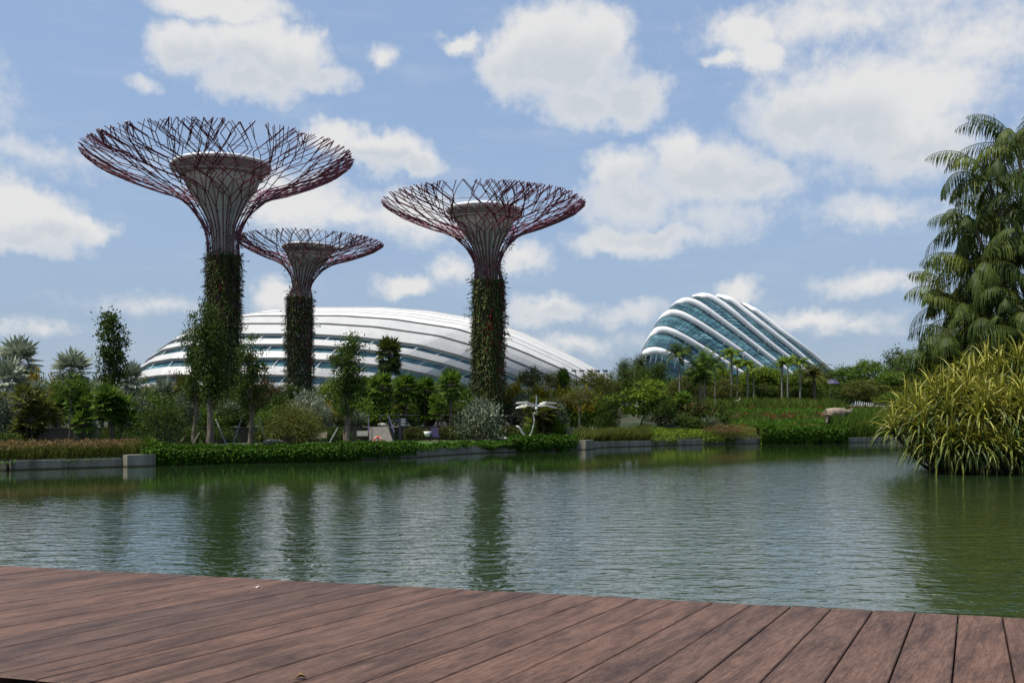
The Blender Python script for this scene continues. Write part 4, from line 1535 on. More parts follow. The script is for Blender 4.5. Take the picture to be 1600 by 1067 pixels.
    put(P['cass'], 915, 101, 602, 52, 'yellow flowering shrub at the right end of the yellow row', 'shrub')
    put(P['umb2'], 906, 90, 598, 62, 'small tree with a bare grey trunk right of the dragonfly', 'tree')
    put(P['fan3'], 850, 84, 622, 60, 'olive fan palm clump just right of the dragonfly', 'palm')
    put(P['spearg'], 872, 84, 646, 40, 'strap leaved plant left of the bare grey trunk', 'plant')
    put(P['shr1'], 838, 92, 640, 44, 'green shrub behind the dragonfly stalk', 'shrub')
    put(P['sil2'], 870, 98, 612, 36, 'grey shrub above the olive fan palm clump', 'shrub')
    put(P['rnd2'], 900, 116, 618, 60, 'dark tree beneath the yellow flowers', 'tree')
    put(P['rnd4'], 948, 118, 580, 46, 'olive brown tree just right of the yellow flowers', 'tree')
    put(P['rnd1'], 950, 100, 612, 50, 'round green tree by the pale path', 'tree')
    put(P['umb2'], 925, 120, 572, 50, 'airy olive tree at the right foot of the white roof', 'tree')
    put(P['shr2'], 945, 98, 640, 42, 'dark shrub beside the pale path', 'shrub')
    # --- the dense belt in the middle
    put(P['pine'], 976, 125, 556, 56, 'feathery dark tree left of the leaning glass conservatory', 'tree')
    put(P['pine'], 1000, 128, 550, 60, 'taller feathery dark tree touching the leaning conservatory', 'tree')
    put(P['rnd2'], 990, 122, 570, 70, 'dark leafy tree below the feathery trees', 'tree')
    put(P['pine'], 1030, 122, 562, 70, 'feathery dark tree before the lowest white rib', 'tree')
    put(P['big'], 1002, 98, 590, 92, 'big leaved tree with light green clusters by the path', 'tree')
    put(P['rnd2'], 1034, 96, 618, 62, 'dark round tree right of the big leaved tree', 'tree')
    put(P['fea2'], 1062, 112, 542, 50, 'dark drooping palm before the lowest glass', 'palm')
    put(P['fea3'], 1094, 112, 552, 52, 'pale stemmed palm clump right of the dark drooping palm', 'palm')
    put(P['fea2'], 1117, 116, 562, 36, 'lone thin palm with a small dark head', 'palm')
    put(P['rnd4'], 1068, 116, 586, 70, 'olive tree under the dark drooping palm', 'tree')
    put(P['rnd4'], 1132, 128, 590, 50, 'olive tree right of the lone thin palm', 'tree')
    put(P['fan2'], 1060, 102, 614, 52, 'fan palm clump right of the dark round tree', 'palm')
    put(P['shr4'], 1092, 100, 622, 62, 'red leaved shrub below the pale stemmed palm clump', 'shrub')
    put(P['shr2'], 1075, 97, 648, 60, 'dark shrub left of the blue grey spiky plant', 'shrub')
    put(P['shr2'], 1120, 101, 630, 52, 'dark shrub at the left end of the flower meadow', 'shrub')
    put(P['spear'], 1106, 97, 646, 54, 'blue grey spiky plant under the red leaved shrub', 'plant')
    put(P['spear'], 1052, 95, 662, 44, 'low blue grey spiky plant above the lime ground cover', 'plant')
    put(P['shr2'], 1010, 95, 662, 48, 'dark low shrub under the big leaved tree', 'shrub')
    # --- palms before the leaning conservatory
    put(P['fea4'], 1143, 134, 546, 42, 'tall bright palm at the left of the meadow palm row', 'palm')
    put(P['fea4'], 1152, 137, 562, 32, 'slightly shorter bright palm beside the tall left one in the meadow row', 'palm')
    put(P['fea4'], 1168, 134, 564, 36, 'third bright palm from the left in the meadow row', 'palm')
    put(P['fea4'], 1178, 138, 576, 28, 'shortest bright palm in the meadow row', 'palm')
    put(P['fea4'], 1222, 134, 562, 36, 'bright palm with a white trunk at the middle of the meadow row', 'palm')
    put(P['fea4'], 1231, 138, 558, 32, 'bright palm directly behind the white trunked middle one', 'palm')
    put(P['fea4'], 1250, 134, 560, 34, 'bright palm with the cleanest white trunk at the right of the row', 'palm')
    put(P['date'], 1273, 138, 572, 56, 'spreading date palm at the right end of the meadow palm row', 'palm')
    put(P['bambo'], 1196, 142, 570, 46, 'yellow green bamboo clump between the two palm groups', 'plant')
    put(P['bambo'], 1212, 144, 574, 40, 'yellow green bamboo clump behind the middle white trunked palm', 'plant')
    put(P['bambo'], 1248, 144, 574, 40, 'yellow green bamboo clump behind the right white trunked palm', 'plant')
    put(P['bambo'], 1168, 142, 576, 40, 'yellow green bamboo clump behind the left palm group', 'plant')
    put(P['bambo'], 1278, 148, 588, 40, 'yellow green bamboo clump behind the date palm', 'plant')
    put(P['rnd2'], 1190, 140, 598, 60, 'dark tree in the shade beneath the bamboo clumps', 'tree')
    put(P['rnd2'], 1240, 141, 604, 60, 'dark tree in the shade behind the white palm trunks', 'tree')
    put(P['rnd4'], 1140, 140, 600, 50, 'olive tree behind the left palm trunks of the meadow row', 'tree')
    # --- right background
    put(P['rnd5'], 1318, 175, 570, 76, 'spreading green tree just right of the leaning conservatory', 'tree')
    put(P['rnd5'], 1360, 168, 560, 80, 'spreading green tree above the far path', 'tree')
    put(P['rnd2'], 1406, 172, 543, 62, 'dark domed tree rising over the far path', 'tree')
    put(P['rnd1'], 1452, 150, 530, 80, 'tall green tree left of the giant palm clump', 'tree')
    put(P['rnd1'], 1400, 160, 576, 80, 'green tree below the dark domed tree', 'tree')
    put(P['rust'], 1412, 166, 570, 34, 'brownish tree beside the dark domed tree', 'tree')
    put(P['rnd4'], 1350, 158, 592, 80, 'olive tree overhanging the far path', 'tree')
    put(P['rnd2'], 1305, 160, 606, 50, 'dark tree beside the purple umbrella', 'tree')
    put(P['pine'], 1098, 130, 553, 44, 'narrow feathery dark tree rising beside the pale stemmed palm clump', 'tree')
    put(P['rnd2'], 1082, 134, 572, 60, 'dark leafy tree behind the pale stemmed palm clump', 'tree')
    put(P['bambo'], 1128, 142, 572, 44, 'yellow green bamboo clump beside the lone thin palm', 'plant')
    put(P['rnd2'], 1262, 143, 588, 60, 'dark tree behind the date palm', 'tree')
    for px, Y, top, lb in ((1322, 186, 604, 'dark tree low beyond the left end of the white bollards'), (1352, 190, 600, 'dark tree low beyond the middle of the white bollards'), (1384, 188, 602, 'dark tree low beyond the purple flowers'), (1416, 184, 598, 'dark tree low beyond the leaves of the screw pine')):
        put(P['rnd2'], px, Y, top, 62, lb, 'tree')
    put(P['shr1'], 1400, 150, 612, 60, 'green shrub beyond the purple flowers', 'shrub')
    put(P['shr1'], 1450, 135, 606, 80, 'green shrub behind the striped screw pine', 'shrub')
    put(P['rnd1'], 1500, 130, 560, 90, 'green tree behind the giant palm clump', 'tree')
    put(P['rnd1'], 1600, 140, 540, 110, 'green tree at the right edge behind the giant palm clump', 'tree')
    for px, Y, top, lb in ((1356, 143, 629, 'purple flowering shrub at the left end of the far path row'), (1363, 142, 630, 'purple flowering shrub second along the far path row'), (1371, 141, 629, 'purple flowering shrub third along the far path row'), (1380, 140, 631, 'purple flowering shrub hidden by the screw pine leaves')):
        put(P['flow'], px, Y, top, 13, lb, 'shrub', 'purple flowering shrubs by the far path', zb=float(ground_z((px - 800) / F_PX * Y, Y)))
    put(P['mound'], 1138, 93, 664, 96, 'brown ornamental grass mound at the middle of the bank', 'grass mound', rz=0, depth=.5)
    # --- dense dark belt that closes the view between the named trees
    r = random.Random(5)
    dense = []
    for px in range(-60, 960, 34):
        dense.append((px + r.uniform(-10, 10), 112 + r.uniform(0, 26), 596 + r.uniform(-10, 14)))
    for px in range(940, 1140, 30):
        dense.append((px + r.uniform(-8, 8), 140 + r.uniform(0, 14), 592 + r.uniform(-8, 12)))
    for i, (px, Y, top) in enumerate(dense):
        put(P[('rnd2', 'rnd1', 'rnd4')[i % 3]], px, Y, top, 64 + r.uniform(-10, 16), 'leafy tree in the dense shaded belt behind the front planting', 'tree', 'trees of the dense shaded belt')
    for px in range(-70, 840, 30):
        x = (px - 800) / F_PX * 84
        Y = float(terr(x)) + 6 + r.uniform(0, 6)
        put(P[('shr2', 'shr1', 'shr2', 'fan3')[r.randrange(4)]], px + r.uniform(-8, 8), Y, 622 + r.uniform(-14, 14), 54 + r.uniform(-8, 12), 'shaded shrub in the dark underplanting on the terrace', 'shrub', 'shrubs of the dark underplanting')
    for px in range(1280, 1760, 40):
        put(P['rnd5'], px + r.uniform(-9, 9), 215 + r.uniform(0, 30), 590 + r.uniform(-8, 8), 80, 'distant tree in the far right tree line', 'tree', 'trees of the far right tree line')


planting()


# ------------------------------------------------------------------ hedges, reeds, ground cover and the meadow
def hedge(name, label, pxs, leaf, top, drop, depth, n, ls, seed, lumps=.12, kind=None, inner=True, zlow=None, cat='hedge'):
    """leafy strip along the bank from x0 to x1; drop = how far it hangs down the wall (share of its length)"""
    r = np.random.default_rng(seed)
    x0, x1 = pxs
    g = Geo()
    x = r.uniform(x0, x1, n)
    nb = patchy(x * 2.2, x * 0, seed) * lumps
    f = r.uniform(0, 1, n)
    face = r.random(n) < .62
    hang = np.clip(drop + .35 * patchy(x * 1.3, x * 0, seed + 2), 0.0, 1)
    zt = top + nb
    zlo = np.where(True, zt - (zt - .04) * hang, 0)
    z = np.where(face, zt + (zlo - zt) * f, zt + r.normal(0, .05, n))
    y = bank(x) + np.where(face, -.42 - .14 * np.sin(np.pi * f) + r.normal(0, .07, n) + nb * .5, -.35 + depth * f)
    P_ = np.stack([x, y, z], -1)
    D = r.normal(0, .7, (n, 3)) + np.where(face[:, None], np.array([0, -.7, -.5]), np.array([0, -.3, .7]))
    Nn = np.where(face[:, None], np.array([0, -1.0, .5]), np.array([0, 0, 1.0])) + r.normal(0, .5, (n, 3))
    g.leaves(P_, D, Nn, ls * r.uniform(.6, 1.3, n), ls * .6 * r.uniform(.7, 1.2, n), np.clip(r.normal(.38, .2, n), 0, .84))
    parts = [('foliage', g)]
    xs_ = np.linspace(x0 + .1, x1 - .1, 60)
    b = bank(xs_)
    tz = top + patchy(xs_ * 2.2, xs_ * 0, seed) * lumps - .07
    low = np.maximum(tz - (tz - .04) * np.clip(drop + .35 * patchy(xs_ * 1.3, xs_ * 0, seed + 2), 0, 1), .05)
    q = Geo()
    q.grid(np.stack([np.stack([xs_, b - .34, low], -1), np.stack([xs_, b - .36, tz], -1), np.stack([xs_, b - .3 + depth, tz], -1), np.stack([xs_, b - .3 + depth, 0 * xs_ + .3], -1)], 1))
    root = thing(name, label, cat, (0, 0, 0))
    g.build('foliage', M[leaf], root)
    q.build('inner_box', M['soil'], root)  # solid dark sheet put inside the hedge, behind the leaves
    return root


hedge('hedge', 'long dark trailing hedge hanging to the water at the left', (-18.9, -6.0), 'hedge_leaf', .86, .97, 1.0, 17000, .18, 41)
hedge('hedge', 'trailing hedge with bare wall below, left of the dragonfly', (-6.0, -.2), 'hedge_leaf', .68, .45, 1.1, 7000, .16, 42)
hedge('hedge', 'bright bushy hedge below the dragonfly', (-.2, 5.1), 'hedge_leaf', .98, .85, 1.4, 9000, .22, 43)
hedge('hedge', 'thick dark hedge hanging to the water before the flower meadow', (24.8, 34.2), 'hedge_leaf', 1.55, .97, 2.6, 15000, .24, 44, lumps=.15)


def blades(name, n, xr, yf, h, w, leaf, seed, hv=.35, lean=.25, mats=None, mi_f=None, clump=0.0):
    r = np.random.default_rng(seed)
    x = r.uniform(*xr, n)
    y = yf(x, r.random(n))
    if clump:
        keep = patchy(x * .8, y * .8, seed) > -clump
        x, y = x[keep], y[keep]
        n = len(x)
    z = ground_z(x, y)
    hh = h * r.uniform(1 - hv, 1 + hv, n) * (1 + .22 * patchy(x * .9, y * .9, seed + 1))
    a = r.uniform(0, 6.28, n)
    sd = np.stack([np.cos(a), np.sin(a), 0 * a], -1) * (w / 2)
    b = np.stack([x, y, z - .03], -1)
    ln = np.stack([r.normal(0, lean, n), r.normal(0, lean, n), np.ones(n)], -1) * hh[:, None]
    m = b + ln * .55
    e = b + ln + np.stack([r.normal(0, lean, n), r.normal(0, lean, n), -.1 * np.ones(n)], -1) * hh[:, None] * .5
    g = Geo()
    t = np.clip(r.normal(.4, .2, n), 0, .84)
    mi = 0 if mi_f is None else mi_f(x, y, r)
    g.quads(np.stack([b - sd, b + sd, m + sd, m - sd], 1), t, mi)
    g.quads(np.stack([m - sd, m + sd, e + sd * .1, e - sd * .1], 1), t, mi)
    return stuff(g.build(name, mats or M[leaf]))


def verge():
    # brown topped reeds on the left wall
    blades('reeds', 16000, (-42, -19.6), lambda x, u: bank(x) + .1 + u * 2.6, .58, .035, 'reed', 51, clump=.9)
    r = np.random.default_rng(52)
    n = 9000
    x = r.uniform(-42, -19.7, n)
    y = bank(x) + .1 + r.random(n) * 2.6
    keep = patchy(x * .9, y * .6, 3) > -.75
    x, y = x[keep], y[keep]
    n = len(x)
    z = ground_z(x, y) + .62 * r.uniform(.72, 1.3, n)
    g = Geo()
    g.leaves(np.stack([x, y, z], -1), r.normal(0, .7, (n, 3)) + [0, 0, .5], r.normal(0, 1, (n, 3)), r.uniform(.1, .26, n), r.uniform(.03, .07, n), np.clip(r.normal(.4, .2, n), 0, .84))
    stuff(g.build('reed_heads', M['reed_brown']))
    # trailing weeds over the wall edge
    n = 1500
    x = r.uniform(-42, -19.9, n)
    x = x[patchy(x * 1.7, x * 0, 8) > .1]
    n = len(x)
    g = Geo()
    z = .46 - np.abs(r.normal(0, .1, n))
    g.leaves(np.stack([x, bank(x) - .38 + r.normal(0, .03, n), z], -1), r.normal(0, .5, (n, 3)) + [0, -.4, -.4], np.array([0, -1, .4]) + r.normal(0, .3, (n, 3)), r.uniform(.08, .17, n), r.uniform(.05, .1, n), np.clip(r.normal(.5, .2, n), 0, .84))
    stuff(g.build('trailing_weeds', M['grass']))
    blades('lawn_grass', 12000, (-17.5, 5.0), lambda x, u: bank(x) + .8 + u * (terr(x) - bank(x) - 3.5), .09, .04, 'grass', 53)
    blades('undergrowth', 6000, (-45, -19), lambda x, u: bank(x) + 2.6 + u * 8, .55, .08, 'leaf_dark', 54, lean=.5)
    # olive grass right of the dragonfly
    blades('verge_grass', 9000, (5.4, 12.5), lambda x, u: bank(x) + .1 + u * 4.5, .95, .05, 'reed', 55, lean=.35)
    # lime ground cover
    r = np.random.default_rng(56)
    n = 12000
    x = r.uniform(12.4, 24.6, n)
    y = bank(x) + .1 + r.random(n) ** .9 * 6
    bump_ = np.clip(patchy(x * .8, y * .7, 12), -.6, 1)
    z = ground_z(x, y) + (.55 + .35 * bump_) * r.uniform(.3, 1.05, n)
    spill = r.random(n) < .16
    sp_ok = patchy(x * 1.1, x * 0, 15) > .05
    y = np.where(spill & sp_ok, bank(x) - .35 - .1 * r.random(n), y)
    z = np.where(spill & sp_ok, .1 + .6 * r.random(n), z)
    g = Geo()
    g.leaves(np.stack([x, y, z], -1), r.normal(0, .7, (n, 3)) + [0, -.2, .5], np.array([0, -.3, 1]) + r.normal(0, .5, (n, 3)), r.uniform(.12, .32, n), r.uniform(.06, .15, n), np.clip(r.normal(.45, .2, n), 0, .84))
    stuff(g.build('ground_cover', M['leaf_lime']))
    # reeds at the right, behind the screw pine
    blades('tall_reeds', 9000, (33.6, 50), lambda x, u: bank(x) + .2 + u * 5, 2.0, .07, 'leaf_green', 57, lean=.12)
    # tall pale grass along the back of the meadow
    blades('tall_grass', 9000, (21, 44.5), lambda x, u: bank(x) + 24 + u * 8, 1.3, .08, 'grass_tall', 58, lean=.14)
    # the meadow
    def band(x, y, r):
        v = patchy(x * .45, (y - bank(x)) * .75, 61)
        red = (np.sin((y - bank(x)) * .55 + .4 * np.sin(x * .3)) > .15) & (v > -.3)
        q = np.where(v > .25, 1, 0)
        return np.where(red & (r.random(len(x)) < .55), 2, q)
    blades('flower_meadow', 42000, (20.5, 52), lambda x, u: bank(x) + 2.2 + u * 26, .6, .1, 'grass', 59, hv=.6, lean=.4, mats=[M['grass'], M['leaf_olive'], M['leaf_red']], mi_f=band)
    n = 4200
    r = np.random.default_rng(60)
    x = r.uniform(21, 46, n)
    y = bank(x) + 3 + 22 * r.random(n)
    keep = (np.sin((y - bank(x)) * .55 + .4 * np.sin(x * .3)) > .3) & (patchy(x * .5, y * .7, 63) > .0)
    x, y = x[keep], y[keep]
    n = len(x)
    g = Geo()
    g.leaves(np.stack([x, y, ground_z(x, y) + r.uniform(.45, .85, n)], -1), r.normal(0, 1, (n, 3)) + [0, 0, .5], r.normal(0, 1, (n, 3)), r.uniform(.1, .24, n), r.uniform(.07, .15, n), r.uniform(0, .84, n))
    stuff(g.build('red_flowers', M['flower_red']))


verge()


# ------------------------------------------------------------------ right foreground: giant palm clump and striped screw pine
def palm_clump():
    r = np.random.default_rng(71)
    root = thing('giant_palm_clump', 'giant clump of tall drooping palms filling the right edge', 'palm', (33, 57, .75))
    def W(px, py, Y):
        return at(px, py, Y) - np.array([33, 57, .75])
    stems = [  # crown pixel, distance, number of fronds, frond length
        (1590, 232, 57, 16, 4.8), (1545, 285, 55, 14, 4.3), (1562, 345, 58, 13, 4.2), (1524, 420, 54, 13, 4.0), (1580, 410, 55, 14, 4.4), (1546, 452, 57, 12, 4.0),
        (1512, 500, 54, 13, 4.0), (1600, 330, 60, 14, 4.5), (1608, 480, 54, 14, 4.4), (1560, 520, 53, 13, 4.0), (1640, 260, 58, 14, 4.6), (1650, 400, 57, 14, 4.5), (1532, 545, 53, 12, 3.6), (1490, 470, 55, 12, 3.4), (1500, 540, 52, 12, 3.6), (1525, 360, 56, 13, 3.8), (1475, 575, 53, 11, 3.2), (1650, 520, 55, 12, 4.2), (1585, 560, 54, 12, 3.6)]
    for i, (px, py, Y, n, L) in enumerate(stems):
        t, g, s = Geo(), Geo(), Geo()
        c = W(px, py, Y)
        a = r.uniform(0, 6.28)
        b = np.array([r.uniform(-2.0, 2.2), r.uniform(-1.2, 1.2), -.4])
        t.tube(catmull(np.array([b, (b * .55 + c * .45) + r.normal(0, .3, 3), c]), 12), np.linspace(.15, .10, 12), 8)
        t.build('trunk', M['bark'], root, smooth=True)
        for k in range(n):
            az = k * 2.399 + r.normal(0, .25)
            el = np.interp(k / n, [0, 1], [1.25, -.1]) + r.normal(0, .12)
            frond(g, s, r, c, az, el, L * r.uniform(.78, 1.05), 2.0 * r.uniform(.75, 1.2), 1.25, 30, 1.0, .07, np.clip(.40 + r.normal(0, .16), 0, .84), .1, .035, r.normal(0, .4), .62)
        s.build('frond_stalks', M['leaf_olive'], root, smooth=True)
        g.build('crown', M['palm_leaf'], root)
    # unopened spear leaf at the top
    t = Geo()
    c = W(1556, 250, 55.5)
    t.tube(np.array([W(1560, 345, 58), W(1558, 250, 57), W(1553, 178, 56)]), [.06, .05, .015], 6)
    t.build('spear_leaf', M['leaf_olive'], root)


def screw_pine():
    r = np.random.default_rng(72)
    base = np.array([23.5, 46.5, .05])
    root = thing('screw_pine', 'yellow striped screw pine leaning over the water at the right', 'shrub', base)
    heads = []
    # leafy heads over a broad dome, in picture columns and rows with their own distances
    pts = [(1440, 690, 43), (1458, 700, 42.4), (1476, 690, 42), (1490, 704, 42), (1505, 694, 41.6), (1522, 704, 41.8), (1540, 692, 41.5), (1556, 704, 41.6), (1572, 692, 41.4), (1590, 704, 41.5), (1606, 690, 41.3), (1622, 704, 41.6), (1640, 690, 41.4), (1530, 680, 43.4), (1480, 675, 44), (1580, 680, 43.2), (1620, 676, 43), (1500, 618, 43), (1550, 610, 43), (1470, 618, 43.4), (1515, 582, 46.5), (1535, 640, 42), (1590, 622, 42),
           (1395, 672, 43.5), (1412, 640, 44), (1402, 656, 45), (1428, 618, 45), (1434, 655, 43), (1452, 598, 46), (1458, 632, 43.6), (1480, 606, 45), (1486, 655, 42.8), (1470, 668, 43.2),
           (1508, 596, 46), (1512, 630, 43.4), (1530, 606, 45), (1538, 650, 42.6), (1515, 672, 42.4), (1556, 590, 46), (1560, 625, 43.4), (1580, 600, 44.6), (1586, 640, 42.4), (1562, 670, 42.2), (1600, 615, 43),
           (1568, 572, 45.5), (1588, 556, 45.5), (1604, 570, 44.6), (1620, 548, 46), (1625, 600, 43), (1630, 650, 42.5), (1610, 668, 42), (1594, 590, 46.5), (1500, 640, 47), (1540, 630, 48), (1450, 640, 47),
           (1440, 676, 42.6), (1418, 664, 46), (1650, 580, 44), (1660, 630, 43), (1545, 575, 47), (1490, 585, 47.5), (1470, 648, 42.2), (1525, 655, 41.8), (1575, 652, 41.6), (1600, 640, 41.6)]
    pts += [(px + r.uniform(-16, 16), py + r.uniform(-12, 10), Y + r.uniform(-.4, .8)) for (px, py, Y) in pts if r.random() < .4 and px > 1405]
    for (px, py, Y) in pts:
        heads.append(at(px + 4 + r.normal(0, 3), py + (12 if py < 625 else 4) + r.normal(0, 3), Y) - base)
    t = Geo()
    roots = [np.array([x, y, -.35]) for x, y in ((-2.2, -.6), (-1.2, .2), (-.4, -1.0), (.4, .6), (1.3, -.8), (2.0, .4), (2.9, -.6))]
    for h in heads:
        b = min(roots, key=lambda q: np.linalg.norm((q - h)[:2]) + r.uniform(0, 1.0))
        m = b * .5 + h * .5 + np.array([0, 0, -.28 * np.linalg.norm((h - b)[:2]) * .5]) + r.normal(0, .12, 3)
        t.tube(catmull(np.array([b, m, h]), 8), np.linspace(.10, .05, 8), 6)
    t.build('trunk', mat_noise('screw_pine_bark', (.03, .022, .016), (.10, .075, .055), 6, .9, (1, 1, .4), .5), root, smooth=True)
    for h in heads:
        g = Geo()
        n = int(r.integers(30, 40))
        ax = unit(h + np.array([0, -.3, 1.4]) - np.array([0, 0, 0]))
        ax = unit(ax * np.array([.5, .5, 1]))
        for k in range(n):
            az = k * 2.399
            el = np.interp(k / n, [0, .7, 1], [1.45, .1, -.6]) + r.normal(0, .12)
            d = np.array([math.cos(az) * math.cos(el), math.sin(az) * math.cos(el), math.sin(el)]) + ax * .25
            d = unit(d)
            L = r.uniform(1.1, 2.1)
            ns = 7
            pp = [h]
            dd = d.copy()
            for q in range(ns):
                pp.append(pp[-1] + dd * L / ns)
                dd = unit(dd - np.array([0, 0, (.13 + .2 * (q / ns)) * r.uniform(.7, 1.5) * (1.6 if k > n * .5 else 1)]))
            pp = np.array(pp)
            T = unit(np.gradient(pp, axis=0))
            S = unit(np.cross(T, np.array([0, 0, 1.0])) + np.array([1e-4, 0, 0]))
            N2 = np.cross(S, T)
            wd = .048 * np.interp(np.linspace(0, 1, ns + 1), [0, .15, .6, 1], [.8, 1, .85, .05]) * r.uniform(.8, 1.15)
            age = np.clip(.55 - .35 * (k / n) + r.normal(0, .08), 0, .8)
            fold = N2 * wd[:, None] * .5
            # cream margins either side of a green middle
            e0, e1, e2, e3 = pp - S * wd[:, None] + fold, pp - S * wd[:, None] * .36, pp + S * wd[:, None] * .36, pp + S * wd[:, None] + fold
            g.grid(np.stack([e0, e1], 1), tint=min(.84, age + .26))
            g.grid(np.stack([e1, e2], 1), tint=max(0, age - .22))
            g.grid(np.stack([e2, e3], 1), tint=min(.84, age + .26))
        nd = int(r.integers(0, 6))                    # withered leaves hang below the crown
        for k in range(nd):
            az = r.uniform(0, 6.28)
            o = np.array([math.cos(az), math.sin(az), 0])
            L = r.uniform(.5, 1.1)
            pp = np.array([h, h + o * .14 + [0, 0, -.02], h + o * .22 + [0, 0, -L * .5], h + o * .2 + [0, 0, -L]])
            sd = np.array([-o[1], o[0], 0]) * .03
            wv = np.array([.6, 1, .8, .2])[:, None]
            g.grid(np.stack([pp - sd * wv, pp + sd * wv], 1), tint=r.uniform(.2, .7), mi=1)
        g.build('leaf_rosette', [M['pandan'], M['reed_brown']], root)


palm_clump()
screw_pine()
for px, Y, top, w_, lb in ((1490, 47.0, 690, 110, 'dark undergrowth shrub under the left half of the screw pine'), (1575, 47.2, 680, 130, 'dark undergrowth shrub under the right half of the screw pine'), (1640, 48.0, 690, 120, 'dark undergrowth shrub at the right edge under the screw pine'),
                         (1520, 51.5, 600, 160, 'dark shrub between the screw pine and the giant palm clump'), (1610, 52, 590, 170, 'dark shrub behind the screw pine at the right edge')):
    put(P['shr2'], px, Y, top, w_, lb, 'shrub', zb=.05)


# ------------------------------------------------------------------ sculptures, furniture and small things
def gz(px, Y):
    return float(ground_z((px - 800) / F_PX * Y, Y))


def dragonfly():
    Y = 78.0
    x0 = at(838, 650, Y)[0]
    root = thing('dragonfly_sculpture', 'silver dragonfly sculpture with spread wings on a curling stalk by the lawn', 'sculpture', (x0, Y, gz(838, Y)))
    O = np.array([x0, Y, gz(838, Y)])
    w = lambda px, py, dy=0: at(px, py, Y) - O + np.array([0, dy, 0])
    g = Geo()
    g.tube(catmull(np.array([w(838, 617), w(838.3, 624), w(838, 631), w(838, 637), w(838, 641)]), 14), np.interp(np.linspace(0, 1, 14), [0, .2, .5, .72, .85, 1], [.02, .06, .07, .10, .13, .06]), 8)
    g.build('body', M['steel'], root, smooth=True)
    g = Geo()
    g.ellipsoid(w(838, 638.5, -.12), (.14, .12, .12), 12, 8)
    g.build('head', M['steel'], root, smooth=True)
    mw, nt, p = new_mat('wing_mesh')
    p.inputs['Base Color'].default_value = (.24, .27, .3, 1)
    p.inputs['Metallic'].default_value, p.inputs['Roughness'].default_value = .3, .35
    p.inputs['Alpha'].default_value = .4
    for sg in (-1, 1):
        for (dy, r0, r1, sag) in ((.12, 632.5, 630.0, 628.5), (-.12, 634.5, 637.5, 633.0)):
            g, f = Geo(), Geo()
            n = 16
            t = np.linspace(0, 1, n)
            px = 838 + sg * (2 + 30.5 * t)
            py = np.interp(t, [0, .4, 1], [r0, sag, r1])
            mid = np.array([w(a, b, dy) for a, b in zip(px, py)])
            hw = .075 * np.interp(t, [0, .12, .55, .85, 1], [.25, .7, 1.0, .8, .12])
            up = np.array([0, .45, 1.0]) / 1.1
            for th, o in ((-.006, 1), (.006, 1)):
                g.grid(np.stack([mid - up * hw[:, None] + [0, th, 0], mid + up * hw[:, None] + [0, th, 0]], 1))
            f.tube(mid + up * hw[:, None], .011, 4)
            f.tube(mid - up * hw[:, None], .009, 4)
            for i in range(1, n - 1, 2):
                f.tube(np.array([mid[i] - up * hw[i], mid[i] + up * hw[i]]), .008, 4)
            wi = g.build('wing', mw, root)
            f.build('wing_frame', M['steel'], wi)
    g = Geo()
    st = catmull(np.array([w(806, 665.5), w(811, 668), w(816, 676), w(822, 682.5), w(828, 680), w(832, 671), w(834, 662), w(834.5, 654), w(833, 648), w(835, 645.6), (w(838.5, 645)), w(838.5, 641)]), 50)
    g.tube(st, np.interp(np.linspace(0, 1, 50), [0, .08, .3, .8, 1], [.05, .11, .07, .05, .05]), 8)
    for i in (18, 24, 30):
        g.ellipsoid(st[i], (.085, .085, .05), 10, 6)
    g.build('stalk', M['steel'], root, smooth=True)
    g = Geo()
    g.tube(np.array([w(822, 683), w(822, 690)]), .06, 6)
    g.build('foot', M['steel'], root)


dragonfly()


